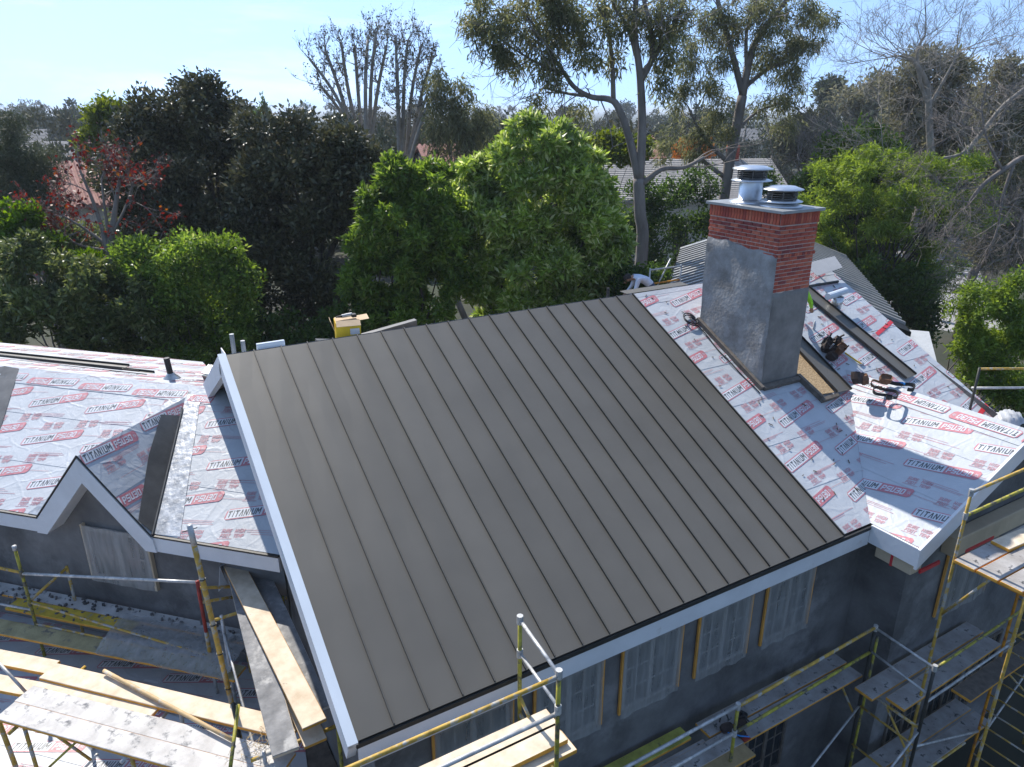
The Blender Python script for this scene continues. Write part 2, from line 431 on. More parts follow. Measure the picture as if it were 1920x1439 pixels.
# ================================================================ printed underlayment
GL = {   # block capitals: convex pieces in a unit box
 'T': [[(0,.78),(1,.78),(1,1),(0,1)], [(.36,0),(.64,0),(.64,.78),(.36,.78)]],
 'I': [[(.30,0),(.70,0),(.70,1),(.30,1)]],
 'A': [[(0,0),(.28,0),(.62,1),(.38,1)], [(.72,0),(1,0),(.62,1),(.38,1)]],
 'N': [[(0,0),(.27,0),(.27,1),(0,1)], [(.73,0),(1,0),(1,1),(.73,1)], [(.27,1),(.27,.62),(.73,0),(.73,.38)]],
 'U': [[(0,.2),(.28,.2),(.28,1),(0,1)], [(.72,.2),(1,.2),(1,1),(.72,1)], [(.1,0),(.9,0),(1,.2),(0,.2)]],
 'M': [[(0,0),(.22,0),(.22,1),(0,1)], [(.78,0),(1,0),(1,1),(.78,1)], [(.22,1),(.22,.6),(.5,.25),(.5,.62)], [(.78,1),(.5,.62),(.5,.25),(.78,.6)]],
 'P': [[(0,0),(.28,0),(.28,1),(0,1)], [(.28,.8),(.9,.8),(.9,1),(.28,1)], [(.28,.36),(.9,.36),(.9,.55),(.28,.55)], [(.72,.55),(1,.55),(1,.8),(.72,.8)]],
 'S': [[(0,0),(.9,0),(1,.2),(0,.2)], [(0,.41),(1,.41),(1,.59),(0,.59)], [(0,.8),(1,.8),(1,1),(.1,1)], [(0,.59),(.28,.59),(.28,.8),(0,.8)], [(.72,.2),(1,.2),(1,.41),(.72,.41)]],
 '3': [[(0,0),(.9,0),(1,.2),(0,.2)], [(.2,.41),(1,.41),(1,.59),(.2,.59)], [(0,.8),(1,.8),(.9,1),(0,1)], [(.72,.59),(1,.59),(1,.8),(.72,.8)], [(.72,.2),(1,.2),(1,.41),(.72,.41)]],
 '0': [[(0,.15),(.28,.15),(.28,.85),(0,.85)], [(.72,.15),(1,.15),(1,.85),(.72,.85)], [(.12,0),(.88,0),(1,.18),(0,.18)], [(0,.82),(1,.82),(.88,1),(.12,1)]],
 'R': [[(0,0),(.28,0),(.28,1),(0,1)], [(.28,.8),(.9,.8),(.9,1),(.28,1)], [(.28,.4),(.9,.4),(.9,.58),(.28,.58)], [(.72,.58),(1,.58),(1,.8),(.72,.8)], [(.45,.4),(.72,0),(1,0),(.75,.4)]],
 'E': [[(0,0),(.28,0),(.28,1),(0,1)], [(.28,.8),(1,.8),(1,1),(.28,1)], [(.28,.4),(.9,.4),(.9,.6),(.28,.6)], [(.28,0),(1,0),(1,.2),(.28,.2)]],
 'F': [[(0,0),(.28,0),(.28,1),(0,1)], [(.28,.8),(1,.8),(1,1),(.28,1)], [(.28,.4),(.9,.4),(.9,.6),(.28,.6)]],
 'H': [[(0,0),(.28,0),(.28,1),(0,1)], [(.72,0),(1,0),(1,1),(.72,1)], [(.28,.4),(.72,.4),(.72,.6),(.28,.6)]],
 'G': [[(0,.1),(.28,.1),(.28,.9),(0,.9)], [(.1,0),(1,0),(1,.2),(0,.2)], [(0,.8),(1,.8),(1,1),(.1,1)], [(.72,.2),(1,.2),(1,.5),(.72,.5)], [(.5,.38),(.72,.38),(.72,.5),(.5,.5)]],
}
GL['O'] = GL['0']
def fit(body, w, h, shear=0.0, offset=0.0):
    ws = [.55 if c == 'I' else (1.25 if c == 'M' else 1.0) for c in body]; gap = .17
    tot = sum(ws) + gap * (len(ws) - 1); out = []; x = 0.0
    for c, cw in zip(body, ws):
        for poly in GL[c]:
            pp = [((x + p[0] * cw) * w / tot, p[1] * h) for p in poly]
            ar = sum(pp[i][0] * pp[(i + 1) % len(pp)][1] - pp[(i + 1) % len(pp)][0] * pp[i][1] for i in range(len(pp)))
            if ar < 0: pp = pp[::-1]
            out.append([(p[0] + shear * p[1], p[1]) for p in pp])
        x += cw + gap
    return out
LOGO = []            # (material index, level, polygon)
def rpoly(x0, y0, x1, y1, sk):       # slanted plate with cut corners
    f = lambda x, y: (x + sk * (y - y0), y)
    c = 0.035
    return [f(x0 + c, y0), f(x1 - c, y0), f(x1, y0 + c), f(x1, y1 - c), f(x1 - c, y1), f(x0 + c, y1), f(x0, y1 - c), f(x0, y0 + c)]
SK = 0.22
LOGO.append((0, 0, rpoly(0, 0, 1.07, .19, SK)))
LOGO.append((3, 1, [(0.022 + SK * .018, .016), (.585 + SK * .016, .016), (.585 + SK * .174, .174), (0.022 + SK * .172, .174)]))
for t in fit('TITANIUM', .515, .115, SK, .018):
    LOGO.append((2, 2, [(p[0] + .045, p[1] + .037) for p in t]))
for t in fit('PSU30', .345, .115, SK, .014):
    LOGO.append((3, 2, [(p[0] + .625, p[1] + .037) for p in t]))
for k in range(7):
    th = 2 * math.pi * k / 7
    cx, cy = 1.04, .098
    LOGO.append((3, 2, [(cx + .038 * math.cos(th), cy + .042 * math.sin(th)), (cx + .012 * math.cos(th + .45), cy + .012 * math.sin(th + .45)), (cx + .012 * math.cos(th - .45), cy + .012 * math.sin(th - .45))]))
SMALL = []
for body, x, y in (('SURE', 0, .085), ('FOOT', .0, 0), ('HIGH', .21, .085), ('TEMP', .21, 0)):
    for t in fit(body, .155, .066, .15, .012):
        SMALL.append((1, 0, [(p[0] + x, p[1] + y) for p in t]))
SMALL.append((1, 0, [(-.03, -.022), (.20, -.022), (.20, -.014), (-.03, -.014)]))
def clip(poly, cl):
    out = poly
    n = len(cl)
    for i in range(n):
        ax, ay = cl[i]; bx, by = cl[(i + 1) % n]
        inp = out; out = []
        if not inp: return []
        def side(p): return (bx - ax) * (p[1] - ay) - (by - ay) * (p[0] - ax)
        for j in range(len(inp)):
            p, q = inp[j], inp[(j + 1) % len(inp)]
            sp_, sq = side(p), side(q)
            if sp_ >= 0: out.append(p)
            if (sp_ >= 0) != (sq >= 0):
                t = sp_ / (sp_ - sq)
                out.append((p[0] + t * (q[0] - p[0]), p[1] + t * (q[1] - p[1])))
    return out
def lettering(parent, O, A, B, polys, b0=.33, a0=0., ang=15.0, row=.82, step=1.24, seed=1, flip_top=None, lift=.011, name='printed_lettering'):
    """logos, small print and hair lines of the underlayment, cut to the roof plane (polys counter-clockwise in a, b)"""
    O = Vector(O); A = Vector(A); B = Vector(B); Nn = A.cross(B).normalized()
    mb = MB(); rr = random.Random(seed)
    amin = min(p[0] for q in polys for p in q); amax = max(p[0] for q in polys for p in q)
    bmax = max(p[1] for q in polys for p in q); bmin = min(p[1] for q in polys for p in q)
    def put(items, x, y, th, flip=False):
        c, s_ = math.cos(th), math.sin(th)
        for mi, lv, poly in items:
            pp = [(x + p[0] * c - p[1] * s_, y + p[0] * s_ + p[1] * c) for p in poly]
            for cl in polys:
                w = clip(pp, cl)
                if len(w) >= 3:
                    mb.add([O + A * q[0] + B * q[1] + Nn * (lift + .0012 * lv) for q in w], [tuple(range(len(w)))], mi)
    k = 0
    b = bmin + b0 - row * 2
    while b < bmax + .3:
        off = a0 + (k % 2) * .55 + rr.uniform(-.06, .06)
        a = amin - 2.2 + off
        while a < amax + .5:
            put(LOGO, a, b, R(ang))
            put(SMALL, a + .80, b + .53, R(ang * .55))
            put(SMALL, a + .15, b + .40, R(ang * .55)) if rr.random() < .75 else None
            for q in range(3):
                x0 = a + .3 + rr.uniform(0, .3); y0 = b - .10 - .028 * q
                put([(1, 0, [(0, 0), (.55, 0), (.55, .007), (0, .007)])], x0, y0, R(ang * .35))
            put([(1, 0, [(0, 0), (.5, 0), (.5, .006), (0, .006)])], a + .9, b + .36, R(ang * .3))
            a += step
        b += row; k += 1
    return mb.build(name, [M_RED, M_REDL, M_INK, M_INKW], parent)
def sheets(parent, O, A, B, polys, width=.93, lap=.07, th=.004):
    """each roll of underlayment is a strip that laps over the one below"""
    O = Vector(O); A = Vector(A); B = Vector(B); Nn = A.cross(B).normalized()
    amin = min(p[0] for q in polys for p in q); amax = max(p[0] for q in polys for p in q)
    bmax = max(p[1] for q in polys for p in q); bmin = min(p[1] for q in polys for p in q)
    k = 0
    while bmin + k * width < bmax:
        lo = bmin + k * width - (lap if k else 0); hi = bmin + (k + 1) * width
        for cl in polys:
            w = clip([(amin, lo), (amax, lo), (amax, hi), (amin, hi)], cl)
            if len(w) < 3: continue
            mb = MB()
            lf = lambda q: .0015 + .0055 * (hi - q[1]) / (hi - lo)
            top = [O + A * q[0] + B * q[1] + Nn * (lf(q) + .001) for q in w]
            bot = [O + A * q[0] + B * q[1] + Nn * (lf(q) - .0015) for q in w]
            n = len(w)
            mb.add(top + bot, [tuple(range(n)), tuple(reversed(range(n, 2 * n)))] + [(i, n + i, n + (i + 1) % n, (i + 1) % n) for i in range(n)])
            mb.build('underlayment_sheet', M_MEMB, parent)
        k += 1

# ================================================================ the house
house = empty('house')
tag(house, 'large grey stucco house being re-roofed in bronze standing seam metal over printed white underlayment', 'house')
EV, EZ, RV, RZ = 5.73, 5.60, 10.96, 8.215
UL, UM, UR = 1.50, 9.10, 14.83
SL = math.sqrt(1.25) / 1.0
# local frame of the main front slope
A0 = Vector((1, 0, 0)); B0 = Vector((0, 1, .5)).normalized(); N0 = A0.cross(B0)
def MS(u, v, h=0.0):
    return Vector((u, v, EZ + .5 * (v - EV))) + N0 * h
# deck of both slopes
d = MB()
d.slab([MS(UL, EV), MS(9.77, EV), MS(12.32, 8.28), MS(UR, EV + .04), MS(UR, RV), MS(UL, RV)], N0 * -.16)
d.slab([(UL, RV + .003, RZ), (UR, RV + .003, RZ), (UR, 16.19, EZ), (UL, 16.19, EZ)], (0, -.07, -.15))
d.build('roof_deck', M_TIMBER, house)
# underlayment right of the metal
bu = lambda v: (v - EV) / B0.y
WE, WR_, WV = 9.77, 12.32, 4.93
polyL = [(UM, 0), (WE, 0), (WR_, bu(EV + 2.55)), (WR_, bu(RV)), (UM, bu(RV))]
polyR = [(WR_, bu(EV + 2.55)), (UR, bu(EV + .04)), (UR, bu(RV)), (WR_, bu(RV))]
O_main = Vector((0, EV, EZ))
mem = empty('roof_underlayment'); mem.parent = house
sheets(mem, O_main, A0, B0, [polyL, polyR])
lettering(mem, O_main, A0, B0, [polyL, polyR], b0=.38, a0=.42, ang=13.5, seed=4)
# underlayment wrapped over the ridge
rw = MB()
rw.slab([MS(UM, RV - .10, .006), MS(UR, RV - .10, .006), MS(UR, RV, .012), MS(UM, RV, .012)], N0 * .004)
rw.slab([(UM, RV, RZ + .012), (UR, RV, RZ + .012), (UR, RV + .25, RZ - .11), (UM, RV + .25, RZ - .11)], (0, 0, .004))
rw.slab([(UL, RV + .02, RZ + .012), (UM, RV + .02, RZ + .012), (UM, RV + .25, RZ - .10), (UL, RV + .25, RZ - .10)], (0, 0, .004))
rw.build('ridge_underlayment', M_MEMB, mem)

# standing seam panels, one object each
NP = 19
M_SEAM = mat('bronze_seam_shaded', (0.085, 0.08, 0.07), rough=0.55, metal=0.1, var=0.1, spec=0.3)  # bronze of the seam caps with their shade painted in
PW = (UM - UL) / NP
for i in range(NP):
    u0 = UL + i * PW; u1 = u0 + PW
    mb = MB(); e = .0015
    h0 = .020
    bow = RNG.uniform(-.0015, .0025)
    um = (u0 + u1) / 2
    a, b_ = EV - .025, RV - .005
    cols = [(u0 + e, h0), (u0 + .02, h0), (um, h0 + bow), (u1 - .02, h0), (u1 - e, h0)]
    NV = 9
    vs = []
    for j in range(NV):
        v = a + (b_ - a) * j / (NV - 1)
        for (uu, hh) in cols:
            k = .0 if uu != um else .0022 * math.sin(j * 1.7 + i * 2.1)
            vs.append(MS(uu, v, hh + k))
    fs = []
    nc = len(cols)
    for j in range(NV - 1):
        for c in range(nc - 1):
            fs.append((j * nc + c, j * nc + c + 1, (j + 1) * nc + c + 1, (j + 1) * nc + c))
    mb.add(vs, fs)
    mb.add([MS(u0 + e, a, h0), MS(u1 - e, a, h0), MS(u1 - e, a, -.03), MS(u0 + e, a, -.03)], [(3, 2, 1, 0)], 1)
    # seam, sides and cap darker than the pan: shade put into the colour
    s0, s1 = u1 - .006, u1 + .006
    if i == NP - 1: s0, s1 = u1 - .012, u1 - .001
    mb.hexa([MS(s0, a + .01, h0 - .01), MS(s1, a + .01, h0 - .01), MS(s1, b_, h0 - .01), MS(s0, b_, h0 - .01),
             MS(s0, a + .01, h0 + .032), MS(s1, a + .01, h0 + .032), MS(s1, b_, h0 + .032), MS(s0, b_, h0 + .032)], 1)
    mb.hexa([MS(s0 - .005, a + .01, h0 + .027), MS(s1 + .001, a + .01, h0 + .027), MS(s1 + .001, b_, h0 + .027), MS(s0 - .005, b_, h0 + .027),
             MS(s0 - .005, a + .01, h0 + .035), MS(s1 + .001, a + .01, h0 + .035), MS(s1 + .001, b_, h0 + .035), MS(s0 - .005, b_, h0 + .035)], 2)
    mb.build('metal_panel', [M_METAL, M_METAL_DK, M_SEAM], house)
# drip edge and fascia of the main eave
f = MB()
f.boxa((UL - .02, EV - .055, EZ - .075), (WE - .01, EV - .02, EZ - .02))
f.build('drip_edge', M_METAL_DK, house)
f = MB()
f.boxa((UL + .002, EV - .045, EZ - .34), (WE - .04, EV, EZ - .077))
f.build('eave_fascia', M_WHITE, house, bevel=.004)
# left rake: board, pale flashing on top, back rake
f = MB()
def rake(mb, u0, u1, h0, h1, m=0):
    mb.hexa([MS(u0, EV - .05, h0), MS(u1, EV - .05, h0), MS(u1, RV, h0), MS(u0, RV, h0),
             MS(u0, EV - .05, h1), MS(u1, EV - .05, h1), MS(u1, RV, h1), MS(u0, RV, h1)], m)
rake(f, UL - .10, UL - .002, -.30, .036)
f.build('rake_board', M_WHITE, house, bevel=.004)
M_PALEB = mat('pale_blue_film', (0.56, 0.61, 0.65), rough=0.35, var=0.06, scale=2, col3=(0.66, 0.50, 0.52), c3scale=1.6, c3lo=.66, c3hi=.7, stretch=(1, .4, 1))
f = MB(); rake(f, UL - .115, UL - .055, -.02, .060); rake(f, UL - .055, UL - .004, .037, .060)
f.build('rake_flashing', M_PALEB, house)
f = MB()
f.hexa([(UL - .10, RV, RZ - .30), (UL, RV, RZ - .30), (UL, 16.2, EZ - .30), (UL - .10, 16.2, EZ - .30),
        (UL - .10, RV, RZ + .03), (UL, RV, RZ + .03), (UL, 16.2, EZ + .03), (UL - .10, 16.2, EZ + .03)])
f.boxa((1.735, RV - .9, 7.0), (1.752, RV + 2.2, RZ - .52))
f.build('back_rake_board', M_WHITE, house)

# walls
WU0, WU1, WVF = 1.75, 10.10, 6.0
w = MB()
w.add([(WU0, WVF, -.05), (WU1, WVF, -.05), (WU1, WVF, EZ - .05), (WU0, WVF, EZ - .05)], [(0, 1, 2, 3)])
w.add([(WU0, WVF, -.05), (WU0, WVF, EZ + .05), (WU0, RV, RZ - .25), (WU0, 15.9, EZ + .02), (WU0, 15.9, -.05)], [(0, 1, 2, 3, 4)])
w.add([(14.6, 15.9, -.05), (14.6, 15.9, EZ + .02), (14.6, RV, RZ - .25), (14.6, 5.2, EZ), (14.6, 5.2, -.05)], [(0, 1, 2, 3, 4)])
w.add([(WU0, 15.9, -.05), (14.6, 15.9, -.05), (14.6, 15.9, EZ), (WU0, 15.9, EZ)], [(0, 1, 2, 3)])
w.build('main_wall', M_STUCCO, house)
w = MB()
w.add([(WU1, WVF, -.05), (WU1, 5.2, -.05), (WU1, 5.2, EZ + .05), (WU1, WVF, EZ + .05)], [(0, 1, 2, 3)])
w.add([(WU1, 5.2, -.05), (14.6, 5.2, -.05), (14.6, 5.2, EZ), (WR_, 5.2, 6.75), (WU1, 5.2, EZ)], [(0, 1, 2, 3, 4)])
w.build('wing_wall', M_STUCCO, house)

# right wing roof
A1 = Vector((0, -1, 0)); B1 = Vector((1, 0, .5)).normalized(); N1 = A1.cross(B1)
def WS(u, v, h=0.0):
    return Vector((u, v, EZ + .5 * (u - WE))) + N1 * h
WRZ = EZ + .5 * (WR_ - WE)
d = MB()
d.slab([WS(WE, EV, 0), WS(WE, WV), WS(WR_, WV), WS(WR_, 8.28)], N1 * -.15)
d.slab([(WR_ + .002, WV, WRZ), (14.85, WV, EZ), (14.85, EV, EZ), (WR_ + .002, 8.28, WRZ)], (-.06, 0, -.14))
d.build('wing_roof_deck', M_TIMBER, house)
wm = empty('wing_underlayment'); wm.parent = house
O_w = Vector((WE, 0, EZ)) + N1 * .006
bw = lambda u: (u - WE) / B1.x
polyW = [(-EV, 0), (-WV, 0), (-WV, bw(WR_)), (-8.28, bw(WR_))]
sheets(wm, O_w, A1, B1, [polyW], width=.97)
lettering(wm, O_w, A1, B1, [polyW], b0=.44, a0=.10, ang=15.5, seed=9)
O_w2 = Vector((14.87, 0, EZ)) + Vector((.45, 0, .9)) * .006
A1b = Vector((0, 1, 0)); B1b = Vector((-1, 0, .5)).normalized()
polyW2 = [(WV, 0), (EV, 0), (8.28, bw(WR_)), (WV, bw(WR_))]
sheets(wm, O_w2, A1b, B1b, [polyW2], width=.97)
lettering(wm, O_w2, A1b, B1b, [polyW2], ang=15, seed=12)
# ridge strip of the wing, wrapped over with its print upside down
rs = MB()
for du, z0, z1 in ((-.34, WRZ - .17, WRZ), (.34, WRZ - .17, WRZ)):
    rs.add([(WR_ + du, WV, z0 + .022), (WR_ + du, 8.28 - abs(du) * .0, z0 + .022), (WR_, 8.28, z1 + .026), (WR_, WV, z1 + .026)], [(0, 1, 2, 3) if du > 0 else (3, 2, 1, 0)])
rs.build('wing_ridge_sheet', M_MEMB, wm)
Ar, Br = Vector((0, 1, 0)), Vector((-1, 0, -.5)).normalized()
lettering(wm, Vector((WR_, 0, WRZ)) , Ar, Br, [[(WV, 0), (8.28, 0), (8.0, .30), (WV, .30)]], b0=.07, a0=.0, ang=2, row=2.0, step=1.15, seed=3, lift=.030, name='ridge_lettering')
# wing fascia: eave side and gable rake
f = MB()
f.boxa((WE - .045, WV - .002, EZ - .30), (WE, EV - .047, EZ + .005))
f.build('wing_eave_fascia', M_WHITE, house, bevel=.004)
f = MB()
for (ua, za, ub, zb) in ((WE - .045, EZ - .0225, WR_, WRZ), (WR_ + .001, WRZ, 14.9, EZ - .02)):
    f.hexa([(ua, WV - .045, za - .32), (ub, WV - .045, zb - .32), (ub, WV, zb - .32), (ua, WV, za - .32),
            (ua, WV - .045, za + .02), (ub, WV - .045, zb + .02), (ub, WV, zb + .02), (ua, WV, za + .02)])
f.build('wing_rake_board', M_WHITE, house, bevel=.004)
# paper-wrapped cornice returns under the wing eaves
for (x0, x1, y0, y1, z0, z1) in ((9.82, 10.09, 5.0, 5.6, 5.06, 5.29), (10.9, 13.6, 4.96, 5.19, 5.02, 5.36)):
    f = MB(); f.boxa((x0, y0, z0), (x1, y1, z1))
    f.build('wrapped_cornice', M_PAPER, house, bevel=.02)
for a_, b_ in (((9.815, 5.30, 5.05), (10.0, 5.34, 5.26)), ((10.0, 4.955, 5.06), (10.5, 4.985, 5.12)), ((11.2, 4.95, 5.03), (12.0, 4.958, 5.09))):
    f = MB(); f.boxa(a_, b_); f.build('red_tape', M_REDTAPE, house)

# windows
def window(parent, u0, u1, z0, z1, v, strips=True, lights=2):
    wd = MB()
    fr = .05
    for (a, b, c, d_) in ((u0, u0 + fr, z0, z1), (u1 - fr, u1, z0, z1), (u0 + fr, u1 - fr, z0, z0 + fr), (u0 + fr, u1 - fr, z1 - fr, z1)):
        wd.boxa((a, v - .035, c), (b, v + .05, d_))
    mid = (u0 + u1) / 2
    wd.boxa((mid - .035, v - .03, z0 + fr), (mid + .035, v + .05, z1 - fr))
    for k in (1, 2, 3):
        zz = z0 + (z1 - z0) * k / 4
        wd.boxa((u0 + fr, v - .012, zz - .011), (mid - .035, v + .01, zz + .011))
        wd.boxa((mid + .035, v - .012, zz - .011), (u1 - fr, v + .01, zz + .011))
    for q in (.25, .75):
        uu = u0 + (u1 - u0) * q
        wd.boxa((uu - .011, v - .014, z0 + fr), (uu + .011, v + .01, z1 - fr))
    wo = wd.build('window', M_WFRAME, parent)
    p = MB(); p.boxa((u0 + fr, v - .004, z0 + fr), (u1 - fr, v + .003, z1 - fr)); p.build('pane', M_GLASS, wo)
    if strips:
        for a in (u0 - .055, u1 + .012):
            s_ = MB(); s_.boxa((a, v - .052, z0 - .03), (a + .043, v - .02, z1 + .04)); s_.build('orange_strip', M_STRIP, wo)
        fm = MB(); vs = []
        NX, NZ = 14, 10
        for j in range(NZ + 1):
            for i in range(NX + 1):
                uu = u0 - .03 + (u1 - u0 + .06) * i / NX; zz = z0 - .09 + (z1 - z0 + .12) * j / NZ
                if j == 0: zz += .012 * math.sin(i * .9 + u0 * 3)
                vs.append((uu, v - .058 - .012 * math.sin(i * 1.35 + .3 * math.sin(j)) - RNG.uniform(0, .006), zz))
        fm.add(vs, [(j * (NX + 1) + i, j * (NX + 1) + i + 1, (j + 1) * (NX + 1) + i + 1, (j + 1) * (NX + 1) + i) for j in range(NZ) for i in range(NX)])
        fm.build('plastic_film', M_FILM, wo, smooth=True)
    return wo
for k in range(5):
    u0 = 2.44 + 1.362 * k
    window(house, u0 + .03, u0 + 1.0, 3.92, 5.24, WVF)
for k in range(5):
    u0 = 2.44 + 1.362 * k
    window(house, u0 + .03, u0 + 1.0, .9, 2.4, WVF, strips=False).data.materials[0] = M_TIMBER
for u0 in (10.5, 11.7, 12.9):
    window(house, u0, u0 + 1.0, .8, 2.3, 5.2, strips=False).data.materials[0] = M_TIMBER
window(house, 11.2, 12.6, 3.7, 5.0, 5.2)

# ---------------------------------------------------------------- chimney
CU0, CU1, CV0, CV1, CZ1 = 10.075, 10.975, 8.395, 10.02, 10.00
ch = MB()
ch.boxa((CU0, CV0, 6.6), (CU1, CV1, CZ1))
chim = ch.build('chimney', M_MORTAR, house)
BL, BH, JT = .189, .0527, .014
course = BH + JT
zb_front = zat((CU0, CV0, 0), 552)
bricks = []
me_cache = {}
def brick(c, size, mi):
    key = (round(size[0], 3), round(size[1], 3), round(size[2], 3), mi)
    if key not in me_cache:
        b = MB(); b.box((0, 0, 0), size); me_cache[key] = b.mesh('brick', M_BRICK[mi])
    o = link('brick', me_cache[key], chim); o.location = c
    o.rotation_euler = (RNG.uniform(-.006, .006), RNG.uniform(-.006, .006), RNG.uniform(-.006, .006))
SOLD = .20
nz_c = int((CZ1 - SOLD - 6.9) / course)
for r_ in range(nz_c):
    zc_ = CZ1 - SOLD - .012 - course * (r_ + .5)
    corb = .012 if r_ < 4 else .004
    if r_ == 7: corb = .016
    # front face
    if zc_ - BH / 2 > zb_front - .01:
        x = CU0 - (.0 if r_ % 2 else .10)
        while x < CU1:
            a, b = max(x, CU0 - corb), min(x + BL, CU1 + corb)
            if r_ == 7:
                xx = a
                while xx < b - .03:
                    brick(((xx + .0285 + .0), CV0 - corb + .006, zc_), (.057, .03, BH), RNG.randrange(5)); xx += .067
                x += .201; continue
            if b - a > .03: brick(((a + b) / 2, CV0 - corb + .011, zc_), (b - a, .03, BH), RNG.choice((0, 0, 1, 1, 2, 3, 4)))
            x += BL + JT
    # left face: ragged lower edge of the exposed brick
    y = CV0 + .002 + (.10 if r_ % 2 else .0)
    if r_ % 2: brick((CU0 - corb + .011, CV0 + .046, zc_), (.03, .09, BH), RNG.randrange(5)) if zc_ > 9.25 else None
    while y < CV1:
        a, b = y, min(y + BL, CV1 + corb)
        lim = 9.27 + .11 * (a - CV0) / (CV1 - CV0)
        if zc_ > lim and b - a > .03:
            brick((CU0 - corb + .011, (a + b) / 2, zc_), (.03, b - a, BH), RNG.choice((0, 0, 1, 1, 2, 3, 4)))
        y += BL + JT
# soldier course
zc_ = CZ1 - SOLD / 2
x = CU0 - .018
while x < CU1 - .02:
    brick((x + .029, CV0 - .008, zc_), (.056, .032, SOLD - .012), RNG.choice((0, 1, 1, 3, 2))); x += .0672
y = CV0 + .03
while y < CV1 - .03:
    brick((CU0 - .008, y + .029, zc_), (.032, .056, SOLD - .012), RNG.choice((0, 1, 1, 3, 2))); y += .0672
# right and back faces in one piece
bk = MB()
for r_ in range(nz_c + 2):
    zc_ = CZ1 - .04 - course * (r_ + .5)
    if zc_ < 8.6: break
    y = CV0 - (.1 if r_ % 2 else 0)
    while y < CV1:
        a, b = max(y, CV0), min(y + BL, CV1)
        if b - a > .03: bk.box((CU1 + .001, (a + b) / 2, zc_), (.012, b - a, BH))
        y += BL + JT
    x = CU0 - (.1 if r_ % 2 else 0)
    while x < CU1:
        a, b = max(x, CU0), min(x + BL, CU1)
        if b - a > .03: bk.box(((a + b) / 2, CV1 + .001, zc_), (b - a, .012, BH))
        x += BL + JT
tag(bk.build('brickwork_rear', M_BRICK[0], chim), kind='stuff')
# stucco coat on the left face: thick, ragged top edge, and on the lower front and right faces
st = MB()
NY, NZ_ = 34, 46
vs = []
for j in range(NZ_ + 1):
    for i in range(NY + 1):
        y = CV0 - .012 + (CV1 - CV0 + .018) * i / NY
        top = 9.31 + .11 * (y - CV0) / (CV1 - CV0) + .020 * math.sin(i * .35) + .010 * math.sin(i * .8 + 1)
        if y < CV0 + .10: top -= .035 * (1 - (y - CV0) / .10) ** 2
        z = 6.75 + (top - 6.75) * j / NZ_
        h = .022 + .007 * math.sin(y * 5 + z * 3) + .006 * math.sin(z * 7.1 - y * 4) + RNG.uniform(-.0022, .0022)
        if j == NZ_: h = .005
        elif j == NZ_ - 1: h = .020
        if i == 0: h = min(h, .006)
        vs.append((CU0 - h - .004, y, z))
st.add(vs, [(j * (NY + 1) + i, (j + 1) * (NY + 1) + i, (j + 1) * (NY + 1) + i + 1, j * (NY + 1) + i + 1) for j in range(NZ_) for i in range(NY)])
st.build('stucco_coat', M_CHSTUC, chim, smooth=True)
st = MB()
vs = []; NX = 16; NZ2 = 30
for j in range(NZ2 + 1):
    for i in range(NX + 1):
        x = CU0 - .016 + (CU1 - CU0 + .03) * i / NX
        top = zb_front + .012 * math.sin(i * 1.3) + .03 * (x - CU0)
        z = 6.6 + (top - 6.6) * j / NZ2
        h = .020 + .003 * math.sin(x * 9 + z * 5) + RNG.uniform(-.001, .001)
        if j == NZ2: h = .004
        vs.append((x, CV0 - h, z))
st.add(vs, [(j * (NX + 1) + i, j * (NX + 1) + i + 1, (j + 1) * (NX + 1) + i + 1, (j + 1) * (NX + 1) + i) for j in range(NZ2) for i in range(NX)])
st.boxa((CU1 + .002, CV0 - .014, 6.6), (CU1 + .018, CV1, zb_front + .03))
st.build('stucco_skirt', M_CHSTUC2, chim, smooth=False)
# timber curb round the base
cb = MB()
def curb(u0, v0, u1, v1):
    cb.hexa([MS(u0, v0, -.02), MS(u1, v0, -.02), MS(u1, v1, -.02), MS(u0, v1, -.02), MS(u0, v0, .09), MS(u1, v0, .09), MS(u1, v1, .09), MS(u0, v1, .09)])
curb(CU0 - .10, CV0 - .07, CU0 - .025, CV1 + .05)
curb(CU0 - .024, CV0 - .10, CU1 + .03, CV0 - .022)
cb.build('curb', M_TIMBER, chim)
# cap plate
cp_ = MB()
cp_.boxa((CU0 - .075, CV0 - .075, CZ1), (CU1 + .075, CV1 + .075, CZ1 + .05))
cp_.build('cap_plate', M_CAP, chim, bevel=.004)
def flue(c, r, hs, name):
    root = MB()
    zt = CZ1 + .05
    root.lathe((c[0], c[1], zt), [(r * 1.75, .0), (r * 1.75, .012), (r * 1.15, .06), (r * 1.0, .065), (r, hs), (r * 1.0, hs + .01)], 28)
    ro = root.build(name, M_GALV, chim, smooth=True)
    b = MB(); z1 = zt + hs
    b.lathe((c[0], c[1], z1), [(r * 1.05, .0), (r * 1.72, .018), (r * 1.74, .03), (r * 1.22, .062), (r * 1.18, .06)], 28)
    b.build('skirt_ring', M_GALV, ro, smooth=True)
    b = MB()
    for k in range(4):
        b.lathe((c[0], c[1], z1 + .07 + .036 * k), [(r * .98, 0), (r * 1.2, .004), (r * 1.22, .018), (r * .98, .02)], 28)
    for k in range(8):
        th = k * math.pi / 4
        b.box((c[0] + r * 1.2 * math.cos(th), c[1] + r * 1.2 * math.sin(th), z1 + .14), (.012, .012, .16))
    b.build('louvre', M_GALVD, ro)
    b = MB()
    b.lathe((c[0], c[1], z1 + .215), [(r * 1.66, 0), (r * 1.72, .008), (r * 1.70, .018), (r * 1.25, .045), (r * 1.05, .062), (r * .3, .070), (.001, .070)], 28)
    b.build('rain_cap', M_GALV, ro, smooth=True)
flue((10.50, 9.52), .205, .36, 'flue_pipe')
flue((10.56, 8.86), .205, .06, 'flue_pipe')
